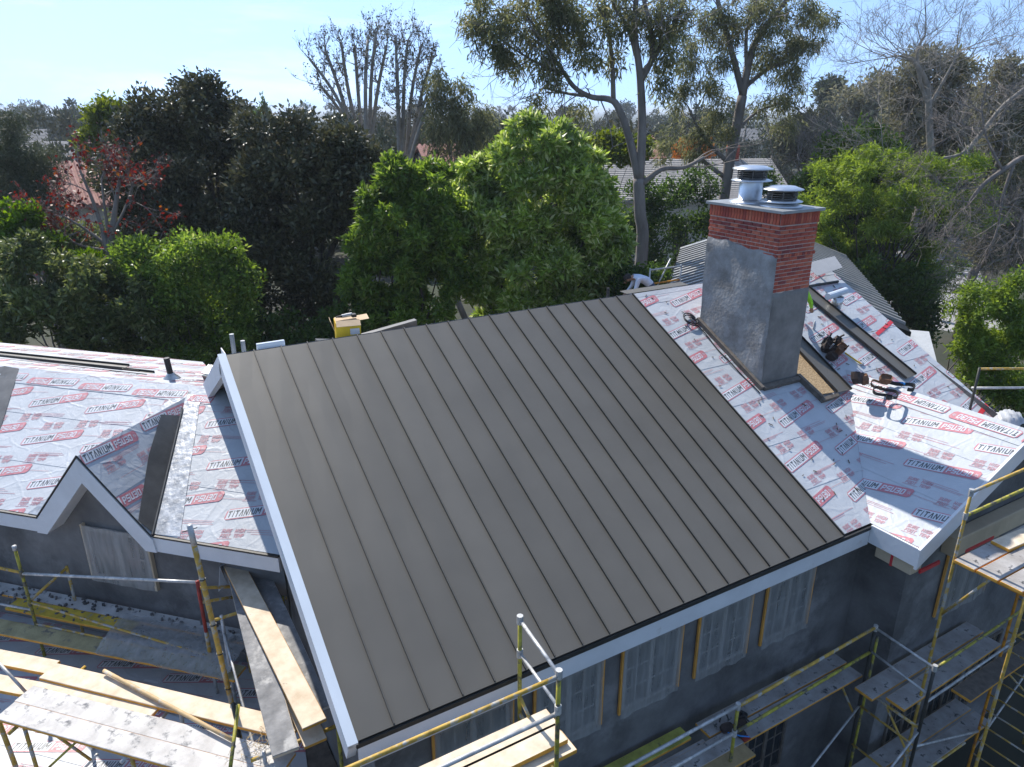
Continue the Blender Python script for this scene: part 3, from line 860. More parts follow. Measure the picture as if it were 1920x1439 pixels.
# ---------------------------------------------------------------- left wing, turned 45 degrees to the main block
WD = Vector((-.70711, .70711, 0)); ND = Vector((-.70711, -.70711, 0)); ZD = Vector((0, 0, 1))
def LW(w, n, z): return WD * w + ND * n + ZD * z
NE, NRG, ZRG, WFAR = -7.85, -10.50, 6.925, 16.0
wj = lambda n: -2.43 - n                     # where the wing meets the main gable wall
A2 = -WD; B2 = (-ND + ZD * .5).normalized(); N2 = A2.cross(B2)
def LP(w, n, h=0): return LW(w, n, EZ + .5 * (NE - n)) + N2 * h
lw = empty('wing_roof'); lw.parent = house
d = MB()
DW, DH, DHALF = 8.73, 6.80, 1.05
DWL, DWR = DW + DHALF, DW - DHALF
NCUT = -8.2
d.slab([LP(WFAR, NE), LP(DWL, NE), LP(DWL, NRG), LP(WFAR, NRG)], N2 * -.15)
NJ = -2.43 - DWR                             # where the right side of the dormer meets the main wall line
d.slab([LP(DWR, NE), LP(wj(NE) + .03, NE), LP(DWR + .001, NJ - .03)], N2 * -.15)
d.slab([LP(DWL, NCUT), LP(DWR, NCUT), LP(DWR, NJ - .03), LP(wj(NRG) + .03, NRG), LP(DWL, NRG)], N2 * -.15)
d.slab([LW(WFAR, NRG - .002, ZRG), LW(wj(NRG) + .03, NRG - .002, ZRG), LW(wj(-12.4) + .03, -12.4, 6.65), LW(WFAR, -12.4, 6.65)], (0, 0, -.14))
d.build('wing_deck', M_TIMBER, house)
b2 = lambda n: (NE - n) / (B2.x * -ND.x + B2.y * -ND.y)
O2 = LW(0, NE, EZ)
poly2 = [(-WFAR, 0), (-wj(NE) - .03, 0), (-wj(NRG) - .03, b2(NRG)), (-WFAR, b2(NRG))]
polys2 = [[(-WFAR, 0), (-DWL, 0), (-DWL, b2(NRG)), (-WFAR, b2(NRG))],
          [(-DWL, b2(NCUT)), (-DWR, b2(NCUT)), (-DWR, b2(NJ)), (-wj(NRG) - .03, b2(NRG)), (-DWL, b2(NRG))],
          [(-DWR, 0), (-wj(NE) - .03, 0), (-DWR, b2(NJ))]]
sheets(lw, O2, A2, B2, polys2, width=.99)
lettering(lw, O2, A2, B2, polys2, b0=.40, a0=.30, ang=17.5, seed=21)
# low roof behind the wing ridge
B3 = (-ND * 1.9 + ZD * -.275).normalized()
poly3 = [(-WFAR, 0), (-wj(NRG) - .03, 0), (-wj(-12.4) - .03, 1.92), (-WFAR, 1.92)]
O3 = LW(0, NRG, ZRG) + Vector((0, 0, .002))
sheets(lw, O3, A2, B3, [poly3], width=.48, lap=.05)
lettering(lw, O3, A2, B3, [poly3], b0=.2, a0=.0, ang=6, row=.6, seed=5)
# ridge lap with print upside down
B3r = (ND - ZD * .5).normalized()
pr = MB(); pr.slab([LP(WFAR, NRG + .34, .010), LP(wj(NRG + .34) + .03, NRG + .34, .010), LP(wj(NRG) + .03, NRG, .014), LP(WFAR, NRG, .014)], N2 * .003)
pr.build('underlayment_sheet', M_MEMB, lw)
lettering(lw, LW(0, NRG, ZRG), WD, B3r, [[(wj(NRG) + .1, .02), (WFAR, .02), (WFAR, .36), (wj(NRG) + .1, .36)]], b0=.10, a0=.4, ang=5, row=3.0, step=1.18, seed=2, lift=.018)
# eave fascia
def lboard(name, w0, w1, m=M_WHITE, n0=NE, n1=NE + .045, z0=EZ - .27, z1=EZ - .03):
    f = MB()
    f.hexa([LW(w0, n0, z0), LW(w1, n0, z0), LW(w1, n1, z0), LW(w0, n1, z0), LW(w0, n0, z1), LW(w1, n0, z1), LW(w1, n1, z1), LW(w0, n1, z1)])
    return f.build(name, m, house)
lboard('wing_fascia', WFAR, DWL + .02); lboard('wing_fascia', DWR - .02, wj(NE) + .12)
lboard('wing_drip_edge', WFAR, DWL + .02, M_METAL_DK, NE, NE + .05, EZ - .028, EZ + .0)
lboard('wing_drip_edge', DWR - .02, wj(NE) + .12, M_METAL_DK, NE, NE + .05, EZ - .028, EZ + .0)
# dormer gable
def dbl(n, h=0.0): return LW(DW, n, DH + h)
SLP = (DH - EZ) / DHALF
nback = NE - (DH - EZ) / .5
d = MB()
for sgn in (1, -1):
    wb = DW + sgn * DHALF
    tri = [LW(DW, NE + .06, DH), LW(wb, NE + .06, EZ), LW(wb, NE, EZ), LW(DW, nback, DH)]
    if sgn < 0: tri = tri[::-1]
    tri = tri[::-1]
    nrm = Vector((0, 0, -.12))
    d.slab(tri, nrm)
d.build('dormer_deck', M_TIMBER, house)
A4 = (-ND); B4 = None
for sgn in (1, -1):
    # plane axes: a runs back along the dormer ridge, b climbs the dormer slope
    Bs = (WD * (-sgn) * DHALF + ZD * (DH - EZ)).normalized()
    As = A4 if sgn < 0 else -A4
    Ls = math.hypot(DHALF, DH - EZ)
    Os = LW(DW + sgn * DHALF, 0, EZ)
    if sgn < 0:
        poly = [(-(NE + .06), 0), (-NE, 0), (-nback, Ls), (-(NE + .06), Ls)]
    else:
        poly = [(NE, 0), (NE + .06, 0), (NE + .06, Ls), (nback, Ls)]
    sheets(lw, Os, As, Bs, [poly], width=.85)
    lettering(lw, Os, As, Bs, [poly], b0=.62 if sgn < 0 else .3, a0=.42, ang=-4 if sgn < 0 else 14, row=.8, seed=33)
# white boards of the dormer front
f = MB()
BW = .27
for sgn in (1, -1):
    pk = LW(DW, NE + .02, DH - .03); ft = LW(DW + sgn * (DHALF + .03), NE + .02, EZ - .05)
    pk2 = LW(DW, NE + .02, DH - .03 - BW * 1.5); ft2 = LW(DW + sgn * (DHALF + .03 - .16), NE + .02, EZ - .27)
    ft3 = LW(DW + sgn * (DHALF + .06), NE + .02, EZ - .27)
    poly = [pk, ft, ft3, ft2, pk2]
    if sgn > 0: poly = poly[::-1]
    f.slab(poly, ND * .055)
    # soffit
    sp4 = [LW(DW, NE + .02, DH - .03 - BW * 1.5), ft2, ft2 - ND * .27, LW(DW, NE - .25, DH - .03 - BW * 1.5)]
    f.slab(sp4, (0, 0, .02))
f.build('dormer_gable_board', M_WHITE, house)
M_DEDGE = M_METAL_DK
f = MB()
for sgn in (1, -1):
    p0 = LW(DW, NE + .065, DH + .012); p1 = LW(DW + sgn * (DHALF + .02), NE + .065, EZ + .0)
    f.tube([p0, p1], .014, 4)
f.build('dormer_drip_edge', M_METAL_DK, house)
# wing wall and its window
NW = -8.12
w = MB()
w.add([LW(WFAR, NW, 2.9), LW(wj(NW) - .0, NW, 2.9), LW(wj(NW), NW, EZ - .02), LW(DWR, NW, EZ - .02), LW(DW, NW, DH - .1), LW(DWL, NW, EZ - .02), LW(WFAR, NW, EZ - .02)], [(0, 1, 2, 3, 4, 5, 6)])
w.build('wing_wall', M_STUCCO, house)
def lwin(w0, w1, z0, z1):
    wd = MB(); nf = NW + .01
    def bx(a, b, c, e, n0, n1):
        wd.hexa([LW(a, n0, c), LW(b, n0, c), LW(b, n1, c), LW(a, n1, c), LW(a, n0, e), LW(b, n0, e), LW(b, n1, e), LW(a, n1, e)])
    fr = .06
    for (a, b, c, e) in ((w0, w0 - fr, z0, z1), (w1 + fr, w1, z0, z1), (w0 - fr, w1 + fr, z0, z0 + fr), (w0 - fr, w1 + fr, z1 - fr, z1)):
        bx(a, b, c, e, nf, nf + .05)
    mid = (w0 + w1) / 2
    bx(mid + .05, mid - .05, z0 + fr, z1 - fr, nf, nf + .04)
    zz = (z0 + z1) / 2
    bx(w0 - fr, mid + .05, zz - .015, zz + .015, nf, nf + .03); bx(mid - .05, w1 + fr, zz - .015, zz + .015, nf, nf + .03)
    wo = wd.build('window', M_WFRAME, house)
    p = MB(); p.add([LW(w0 - fr, nf + .012, z0 + fr), LW(w1 + fr, nf + .012, z0 + fr), LW(w1 + fr, nf + .012, z1 - fr), LW(w0 - fr, nf + .012, z1 - fr)], [(0, 1, 2, 3)])
    p.build('pane', M_GLASS, wo)
    for a, b in ((w0 + .05, w0 + .01), (w1 - .01, w1 - .05)):
        s_ = MB(); s_.hexa([LW(a, nf, z0 - .05), LW(b, nf, z0 - .05), LW(b, nf + .07, z0 - .05), LW(a, nf + .07, z0 - .05), LW(a, nf, z1 + .05), LW(b, nf, z1 + .05), LW(b, nf + .07, z1 + .05), LW(a, nf + .07, z1 + .05)])
        s_.build('beige_strip', M_PAPER, wo)
    fm = MB(); vs = []; NX, NZ = 12, 8
    for j in range(NZ + 1):
        for i in range(NX + 1):
            vs.append(LW(w0 + .03 + (w1 - w0 - .06) * i / NX, nf + .075 + .01 * math.sin(i * 1.5 + j * .4), z0 - .06 + (z1 - z0 + .1) * j / NZ))
    fm.add(vs, [(j * (NX + 1) + i, j * (NX + 1) + i + 1, (j + 1) * (NX + 1) + i + 1, (j + 1) * (NX + 1) + i) for j in range(NZ) for i in range(NX)])
    fm.build('plastic_film', M_FILM, wo, smooth=True)
lwin(9.22, 8.06, 4.42, 5.36)
lwin(13.4, 12.2, 4.42, 5.36)
# metal valley pieces of the dormer
def strip4(pts, h, th, mt, name, n=N2):
    s_ = MB(); s_.slab([Vector(p) + n * h for p in pts], n * th)
    return s_.build(name, mt, house)
va = lambda t: LP(DW + (DWR - DW) * t, nback + (NE - nback) * t)          # right valley line, t from top to eave
vl = lambda t: LP(DW + (DWL - DW) * t, nback + (NE - nback) * t)
pl = lambda P, dw: P + A2 * dw
strip4([va(-.06), va(1.0), pl(va(1.0), .46) + B2 * .02, pl(va(-.02), .30)][::-1], .012, .004, M_FLASH, 'valley_flashing')
strip4([vl(-.05), vl(1.0), pl(vl(1.0), -.24), pl(vl(-.05), -.24)], .012, .004, M_FLASH, 'valley_flashing')
Bs = (WD * DHALF + ZD * (DH - EZ)).normalized(); Nd = (-ND).cross(Bs).normalized()
if Nd.z < 0: Nd = -Nd
t0, t1 = .12, 1.0
ud = (WD * DHALF + ZD * (DH - EZ)).normalized()
q = [va(.16), va(t1), va(t1) + ud * .30 + ND * .05, va(.62) + ud * .45, va(.30) + ud * .42]
strip4(q, .022, .005, M_FLASHD, 'valley_flashing', Nd)
s_ = MB(); s_.tube([va(.10) + N2 * .035, va(1.01) + N2 * .035], .016, 6); s_.build('valley_rib', M_FLASHD, house)
s_ = MB(); s_.tube([va(.13) + N2 * .04 - A2 * .035, va(1.0) + N2 * .04 - A2 * .035], .010, 6); s_.build('valley_rib', M_FLASHD, house)
# second valley flashing at the left edge of the frame
fpl = lambda x, y: Vector(hit(x, y, np.array(ZD) + .5 * np.array(ND), EZ + .5 * NE))
strip4([fpl(-60, 705), fpl(-60, 900), fpl(2, 805), fpl(37, 693), fpl(10, 688)], .016, .004, M_FLASHD, 'valley_flashing')

# ---------------------------------------------------------------- low flat roof in front of the left wing
fl = MB()
FZ = 3.10
fl.slab([LW(16, -8.12, FZ + .10), LW(5.69, -8.12, FZ + .10), Vector((1.75, 7.4, FZ)), Vector((1.75, 5.2, FZ - .05)), LW(5.0, -3.0, FZ - .1), LW(16, -3.0, FZ - .1)], (0, 0, -.25))
fl.build('low_roof_deck', M_TIMBER, house)
A5 = A2; B5 = (-ND * 5.12 + ZD * .2).normalized()
O5 = LW(0, -3.0, FZ - .1) + Vector((0, 0, .003))
polyF = [(-16, 0), (-4.9, 0), (-3.7, 2.2), (-5.69, 5.12), (-16, 5.12)]
lr = empty('low_roof_underlayment'); lr.parent = house
sheets(lr, O5, A5, B5, [polyF], width=.97)
lettering(lr, O5, A5, B5, [polyF], b0=.3, a0=.1, ang=14, seed=51)
wq = MB(); wq.add([LW(16, -3.02, -.05), LW(4.9, -3.02, -.05), LW(4.9, -3.02, FZ - .11), LW(16, -3.02, FZ - .11)], [(0, 1, 2, 3)])
wq.build('low_wall', M_STUCCO, house)

# ---------------------------------------------------------------- back wing with ribbed metal roof (ridge at 45 degrees)
PD = Vector((.70711, .70711, 0)); QD = Vector((.70711, -.70711, 0))
def BWP(p, q, z): return PD * p + QD * q + ZD * z
q0, q1, qm, zE, zR = -.95, 5.08, 2.05, 6.50, 7.62
p0_, p1_ = 16.0, 29.3
M_RIB = mat('ribbed_dark_metal', (0.030, 0.029, 0.028), rough=0.35, metal=0.5, var=0.1)
M_RIBL = mat('ribbed_light_metal', (0.42, 0.41, 0.39), rough=0.4, metal=0.4, var=0.1)
bwk = MB()
bwk.slab([BWP(p0_, q0, zE), BWP(p0_, qm, zR), BWP(p1_, qm, zR), BWP(p1_, q0, zE)], (0, 0, -.12))
bwk.slab([BWP(19.2, q1, zE), BWP(p1_, q1, zE), BWP(p1_, qm - .002, zR), BWP(18.5, qm - .002, zR)], (0, 0, -.12))
bwk.build('rear_roof_deck', M_RIB, house)
k = 0
p = 17.2
ms = (zR - zE) / (qm - q0)
me_rib = None
while p < p1_:
    for sgn in (-1, 1):
        if sgn > 0 and p < 19.6: continue
        rb = MB()
        qe = q0 if sgn < 0 else q1
        a = BWP(p, qe, zE + .005); b = BWP(p, qm, zR + .005)
        rb.hexa([a, a + PD * .11, b + PD * .11, b, a + ZD * .07, a + PD * .11 + ZD * .07, b + PD * .11 + ZD * .07, b + ZD * .07])
        rb.build('metal_rib', M_RIBL, house)
    p += .44
rd = MB(); rd.tube([BWP(p0_, qm, zR + .05), BWP(p1_, qm, zR + .05)], .05, 6)
a, b, c = BWP(p1_ - .1, q0, zE), BWP(p1_ - .1, qm, zR), BWP(p1_ - .1, q1, zE)
for s0, s1 in ((a, b), (b, c)):
    rd.hexa([s0 - PD * .08, s1 - PD * .08, s1 + PD * .25, s0 + PD * .25, s0 - PD * .08 + ZD * .08, s1 - PD * .08 + ZD * .08, s1 + PD * .25 + ZD * .08, s0 + PD * .25 + ZD * .08])
rd.build('rear_ridge_cap', M_FLASH, house)
wq = MB()
wq.add([BWP(p0_, q0 + .3, 0), BWP(p1_ - .2, q0 + .3, 0), BWP(p1_ - .2, q0 + .3, zE), BWP(p0_, q0 + .3, zE)], [(0, 1, 2, 3)])
wq.add([BWP(19.5, q1 - .3, 0), BWP(p1_ - .2, q1 - .3, 0), BWP(p1_ - .2, q1 - .3, zE), BWP(19.5, q1 - .3, zE)], [(3, 2, 1, 0)])
wq.build('rear_wall', M_STUCCO, house)
rp_ = MB(); c = BWP(25.8, .3, zE + .46); rp_.tube([c, c + ZD * .45], .05, 10); rp_.build('vent_pipe', M_BLACK, house)
# underlayment strip where the rear roof meets the main ridge, and a low porch roof right of the rake
us = MB(); us.slab([BWP(p0_, q0, zE + .02), BWP(16.95, q0, zE + .02), BWP(16.95, qm, zR + .02), BWP(p0_, qm, zR + .02)], (0, 0, .01)); us.build('underlayment_sheet', M_MEMB, lw)
e0, e1, e2, e3 = at(1698, 618, 4.6), at(1742, 622, 4.6), at(1757, 680, 4.2), at(1715, 690, 4.2)
us = MB(); us.slab([e0, e3, e2, e1], (0, 0, -.12)); us.build('porch_roof', M_MEMB, house)
# ================================================================ loose things on the roofs
def pan(name, label, u0, v0, u1, v1, width, h=.05, cat='metal sheet', group='loose metal sheets', m=M_METAL):
    """a metal pan with turned up edges lying on the main slope from (u0, v0) to (u1, v1)"""
    a = MS(u0, v0, h); b = MS(u1, v1, h); t = (b - a).normalized(); s = t.cross(N0).normalized()
    root = empty(name, a); o = Vector(a)
    mb = MB(o); hw = width / 2
    mb.hexa([a - s * hw, a + s * hw, b + s * hw, b - s * hw, a - s * hw + N0 * .006, a + s * hw + N0 * .006, b + s * hw + N0 * .006, b - s * hw + N0 * .006])
    mb.build('pan', m, root)
    for sg in (-1, 1):
        e = MB(o); c0 = a + s * sg * hw; c1 = b + s * sg * hw; w_ = s * .006
        e.hexa([c0 - w_, c0 + w_, c1 + w_, c1 - w_, c0 - w_ + N0 * .045, c0 + w_ + N0 * .045, c1 + w_ + N0 * .045, c1 - w_ + N0 * .045])
        e.build('upstand', M_METAL_DK, root)
    tag(root, label, cat, group)
    return root
pan('loose_metal_sheet', 'short bronze metal sheet beside the bare strand board patch right of the chimney', 11.80, 9.55, 11.68, 7.86, .38, .07)
pan('loose_metal_sheet', 'long bronze metal sheet lying between the tool bag and the right roof edge', 13.36, 10.45, 13.62, 7.78, .36, .06)
# strand board patch with its curb
o_ = MB()
P = [MS(11.03, 9.0, .05), MS(11.03, 8.42, .05), MS(11.10, 7.93, .05), MS(11.46, 7.90, .05), MS(11.56, 9.0, .05)]
o_.slab(P[::-1], N0 * .012)
ob = o_.build('strand_board', M_OSB); tag(ob, 'bare orange brown strand board patch at the foot of the chimney', 'board')
cb = MB()
cb.slab([MS(10.98, 8.40, 0), MS(11.02, 7.86, 0), MS(11.09, 7.86, 0), MS(11.05, 8.40, 0)], N0 * .11)
cb.slab([MS(11.02, 7.79, 0), MS(11.50, 7.80, 0), MS(11.50, 7.855, 0), MS(11.02, 7.855, 0)], N0 * .08)
tag(cb.build('timber_curb', M_TIMBER), 'dark timber curb edging the strand board patch by the chimney', 'timber')
# loose sheet near the right end of the ridge, propped up
s_ = MB(); P = [MS(13.95, 10.55, .16), MS(14.82, 10.60, .24), MS(14.95, 10.95, .26), MS(13.95, 10.93, .18)]
s_.slab(P, N0 * .006)
lg = s_.build('loose_sheet', mat('pale_metal', (.46, .44, .41), rough=.45, metal=.2, var=.05)); tag(lg, 'loose flat metal sheet propped at the right end of the main ridge', 'metal sheet')
s_ = MB(); s_.hexa([MS(14.25, 10.70, 0), MS(14.31, 10.70, 0), MS(14.31, 10.76, 0), MS(14.25, 10.76, 0), MS(14.25, 10.70, .18), MS(14.31, 10.70, .18), MS(14.31, 10.76, .18), MS(14.25, 10.76, .18)])
pr_ = s_.build('prop', M_METAL_DK, lg)
s_ = MB(); s_.tube([MS(13.6, 10.42, .03), MS(14.62, 10.42, .03)], .03, 6); tag(s_.build('batten', M_METAL_DK), 'thin dark batten lying below the loose sheet on the right ridge', 'batten')
# red tape strips
for (p, q, lab) in (((14.05, 8.86), (14.86, 9.08), 'red tape strip across the upper right roof edge'), ((14.15, 6.62), (14.82, 6.80), 'red tape strip at the lower right roof edge')):
    s_ = MB(); a = MS(*p, .013); b = MS(*q, .013); s_.slab([a, b, b + B0 * .09, a + B0 * .09], N0 * .002)
    tag(s_.build('tape_strip', M_REDTAPE), lab, 'tape')
# cable by the chimney
cpts = []
for k in range(46):
    t = k / 45
    a = t * 2.2 * 2 * math.pi
    cpts.append(MS(9.86 + .15 * math.cos(a) - .05 * t, 10.12 + .13 * math.sin(a) - .1 * t, .03 + .05 * abs(math.sin(a * .5))))
for k in range(24):
    t = k / 23; cpts.append(MS(9.88 + .02 * math.sin(t * 9), 10.0 - 1.75 * t, .03 + .012 * math.sin(t * 14)))
s_ = MB(); s_.tube(cpts, .013, 6); tag(s_.build('cable', M_BLACK, smooth=True), 'black cable looped at the upper left corner of the chimney base', 'cable')

# tool belts and pouches
M_LEATH = mat('dark_leather', (0.045, 0.03, 0.024), rough=0.65, var=0.4, scale=12, bump=0.3)
M_LEATHB = mat('brown_leather', (0.17, 0.085, 0.045), rough=0.65, var=0.3, scale=12, bump=0.3)
M_BLUE = mat('blue_strap', (0.02, 0.20, 0.55), rough=0.5)
M_STEEL = mat('tool_steel', (0.45, 0.45, 0.46), rough=0.35, metal=0.9)
M_YTOOL = mat('yellow_handle', (0.65, 0.42, 0.03), rough=0.5)
def pouch(root, c, size, rot, m, name='pouch'):
    mb = MB(root.location); M3 = rot
    hx, hy, hz = size[0] / 2, size[1] / 2, size[2]
    vs = []
    for z, k in ((0, .72), (hz * .5, 1.0), (hz, .92)):
        for i in range(12):
            th = 2 * math.pi * i / 12
            x = hx * k * math.copysign(abs(math.cos(th)) ** .6, math.cos(th)); y = hy * k * math.copysign(abs(math.sin(th)) ** .6, math.sin(th))
            vs.append(Vector(c) + M3 @ Vector((x, y, z)))
    fs = [tuple(reversed(range(12)))]
    for j in range(2):
        for i in range(12):
            i2 = (i + 1) % 12; fs.append((j * 12 + i, j * 12 + i2, (j + 1) * 12 + i2, (j + 1) * 12 + i))
    b = len(vs)
    for i in range(12):
        p = vs[24 + i]; vs.append(Vector(c) + M3 @ Vector((0, 0, hz * .80)) + (p - (Vector(c) + M3 @ Vector((0, 0, hz)))) * .8)
    for i in range(12):
        i2 = (i + 1) % 12; fs.append((24 + i, 24 + i2, b + i2, b + i))
    fs.append(tuple(b + i for i in range(12)))
    mb.add(vs, fs)
    return mb.build(name, m, root, smooth=False)
SLOPE = Matrix.Rotation(math.atan(.5), 3, 'X')
def rrot(rx, ry, rz): return Matrix.Rotation(rz, 3, 'Z') @ Matrix.Rotation(ry, 3, 'Y') @ Matrix.Rotation(rx, 3, 'X')
tb = empty('tool_bag', MS(12.40, 8.72, .012)); C0 = tb.location
for (dx, dy, sx, sy, sz, ry, m) in ((-.12, .10, .26, .20, .22, .2, M_LEATH), (.10, -.02, .24, .18, .24, -.25, M_LEATHB), (.22, .16, .22, .17, .20, .1, M_LEATH), (-.22, -.10, .20, .15, .17, .4, M_LEATH), (.02, .24, .2, .16, .18, 0, M_BLACK)):
    pouch(tb, C0 + SLOPE @ Vector((dx, dy, 0)), (sx, sy, sz), SLOPE @ rrot(.2, ry, dx * 4), m)
for k in range(9):
    c = C0 + SLOPE @ Vector((RNG.uniform(-.24, .26), RNG.uniform(-.1, .26), .16)); d_ = SLOPE @ Vector((RNG.uniform(-.5, .5), RNG.uniform(-.5, .5), 1)).normalized()
    t_ = MB(C0); t_.tube([c, c + d_ * RNG.uniform(.10, .22)], RNG.uniform(.010, .02), 6); t_.build('tool_handle', RNG.choice([M_BLACK, M_BLACK, M_STEEL, M_LEATH]), tb)
hm = MB(C0); a = C0 + SLOPE @ Vector((.26, -.10, .04)); b = C0 + SLOPE @ Vector((.40, -.46, .02)); hm.tube([a, b], .016, 6); hm.build('hammer_handle', M_YTOOL, tb)
hm = MB(C0); hm.tube([b - Vector((.06, 0, 0)), b + Vector((.07, .02, 0))], .018, 6); hm.build('hammer_head', M_STEEL, tb)
tag(tb, 'heap of dark leather tool pouches with a yellow hammer between the two loose panels', 'tool bag')
SLOPE_KEEP = SLOPE; SLOPE = Matrix.Rotation(R(8), 3, 'X') @ Matrix.Rotation(R(-52), 3, 'Z')
hb = empty('tool_belt', at(1656, 728, 6.92)); C0 = hb.location
def belt_ring(c, rx, ry, a0, a1, m, hgt=.055, name='belt', nseg=26, tilt=0.0):
    mb = MB(hb.location); vs = []; fs = []
    for i in range(nseg + 1):
        th = a0 + (a1 - a0) * i / nseg
        p = Vector((c[0] + rx * math.cos(th), c[1] + ry * math.sin(th), c[2] + .02 * math.sin(3 * th) + tilt * math.cos(th)))
        for rr_, z in ((1, 0), (1, hgt), (.93, hgt), (.93, 0)):
            vs.append(C0 + SLOPE @ Vector((c[0] + (p.x - c[0]) * rr_, c[1] + (p.y - c[1]) * rr_, p.z + z)))
    for i in range(nseg):
        for k in range(4):
            k2 = (k + 1) % 4; fs.append((i * 4 + k, i * 4 + k2, (i + 1) * 4 + k2, (i + 1) * 4 + k))
    mb.add(vs, fs); mb.build(name, m, hb)
belt_ring((.02, -.24, 0), .21, .17, 0, 2 * math.pi, M_BLACK)
belt_ring((.25, .12, .02), .26, .13, -1.0, 2.6, M_BLACK, .07, 'padded_belt', tilt=.03)
belt_ring((.16, .17, .05), .20, .10, .2, 3.0, M_BLUE, .03, 'blue_strap')
belt_ring((-.02, .02, .02), .20, .16, 1.5, 4.6, M_LEATHB, .045, 'strap')
for (dx, dy, sx, sy, sz, m) in ((-.42, -.06, .26, .19, .20, M_LEATH), (-.30, .02, .2, .17, .17, M_LEATHB), (.02, .27, .22, .15, .17, M_LEATHB), (-.46, .10, .17, .14, .15, M_LEATH), (.06, -.42, .12, .09, .07, M_BLACK)):
    pouch(hb, C0 + SLOPE @ Vector((dx, dy, 0)), (sx, sy, sz), SLOPE @ rrot(.5, .5 * dx, dx * 5), m)
SLOPE = SLOPE_KEEP
tag(hb, 'black tool belt with pouches and a blue strap lying near the right wing ridge', 'tool belt')
# small bottle
bt = MB(); c = MS(12.57, 9.33, .01); bt.lathe(c, [(.028, 0), (.03, .02), (.03, .13), (.012, .16), (.012, .19)], 10)
tag(bt.build('bottle', M_INKW, smooth=True), 'small pale bottle standing on the underlayment above the tool bag', 'bottle')
# roll and metal bucket beside the hi-vis worker
rl = empty('metal_bucket', MS(13.72, 9.72, .02)); c = rl.location
b_ = MB(c); b_.lathe(c, [(.10, 0), (.13, .26), (.122, .26), (.095, .02)], 16); b_.build('bucket_body', M_GALV, rl, smooth=True)
b_ = MB(c); b_.tube([c + Vector((-.34, .0, .30)), c + Vector((.32, .06, .34))], .075, 12); b_.build('blue_roll', M_PALEB, rl)
tag(rl, 'shiny metal bucket with a pale blue roll across it behind the chimney', 'bucket')
# nails and plastic caps scattered
nl = MB()
for k in range(150):
    u = RNG.uniform(9.2, 14.6); v = RNG.uniform(5.9, 10.9)
    if v - EV < u - WE and u < WR_: continue
    if CU0 - .1 < u < CU1 + .5 and CV0 - .5 < v < CV1 + .1: continue
    a = MS(u, v, .016); d_ = (A0 * RNG.uniform(-1, 1) + B0 * RNG.uniform(-1, 1)).normalized(); L_ = RNG.uniform(.03, .09)
    nl.hexa([a, a + d_ * L_, a + d_ * L_ + N0.cross(d_) * .012, a + N0.cross(d_) * .012, a + N0 * .01, a + d_ * L_ + N0 * .01, a + d_ * L_ + N0.cross(d_) * .012 + N0 * .01, a + N0.cross(d_) * .012 + N0 * .01])
tag(nl.build('scattered_clips', M_TIMBER), 'tiny grey metal clips scattered over the white underlayment near the chimney', 'clips', kind='stuff')

# yellow carton with a drill, behind the main ridge
M_YBOX = mat('yellow_card', (0.66, 0.46, 0.02), rough=0.6, var=0.06)
M_CARD = mat('brown_card', (0.50, 0.36, 0.22), rough=0.8, var=0.1)
bxp = Vector((3.52, 11.48, 7.98))
bx = empty('carton', bxp, R(-12)); 
def lbox(root, name, c, s, m, rot=None):
    b_ = MB(); b_.box(c, s, rot); o = link(name, b_.mesh(name, m), root); return o
bz = .0
lbox(bx, 'carton_body', (0, 0, .16), (.40, .34, .44), M_YBOX)
lbox(bx, 'print_band', (0, -.172, .345), (.38, .004, .05), M_BLACK)
lbox(bx, 'white_label', (.10, -.172, .22), (.15, .004, .10), M_INKW)
lbox(bx, 'flap', (0, -.21, .375), (.39, .14, .006), M_CARD, Matrix.Rotation(R(28), 3, 'X'))
lbox(bx, 'flap', (-.25, 0, .33), (.006, .32, .16), M_CARD, Matrix.Rotation(R(-18), 3, 'Y'))
lbox(bx, 'flap', (.27, .02, .40), (.16, .32, .006), M_CARD, Matrix.Rotation(R(-6), 3, 'Y'))
lbox(bx, 'flap', (0, .05, .39), (.38, .24, .006), M_CARD)
tag(bx, 'open yellow carton with a white label standing behind the main ridge', 'carton')
dr = empty('cordless_drill', bxp + Vector((.02, .0, .43)))
b_ = MB(); b_.tube([(-.10, 0, .02), (.07, 0, .03)], [.03, .032], 10); link('motor_body', b_.mesh('motor_body', M_TUBE), dr)
b_ = MB(); b_.tube([(-.20, .0, .02), (-.10, 0, .02)], [.012, .024], 8); link('chuck', b_.mesh('chuck', M_BLACK), dr)
b_ = MB(); b_.box((.09, -.03, .02), (.07, .10, .05)); link('battery', b_.mesh('battery', M_BLACK), dr)
tag(dr, 'cordless drill lying on top of the yellow carton', 'drill')
# grey metal lengths behind the ridge
for (u0, u1, v, z0, z1, lab) in ((2.95, 3.35, 11.3, 7.98, 8.02, 'short grey metal channel behind the ridge left of the yellow carton'), (3.75, 4.75, 11.45, 7.90, 8.14, 'long grey metal trim behind the ridge right of the yellow carton')):
    b_ = MB(); b_.hexa([(u0, v, z0 - .3), (u1, v, z1 - .3), (u1, v + .12, z1 - .3), (u0, v + .12, z0 - .3), (u0, v, z0 + .16), (u1, v, z1 + .05), (u1, v + .12, z1 + .05), (u0, v + .12, z0 + .16)])
    tag(b_.build('metal_trim', M_FLASHD), lab, 'metal trim', 'metal trim behind the ridge')
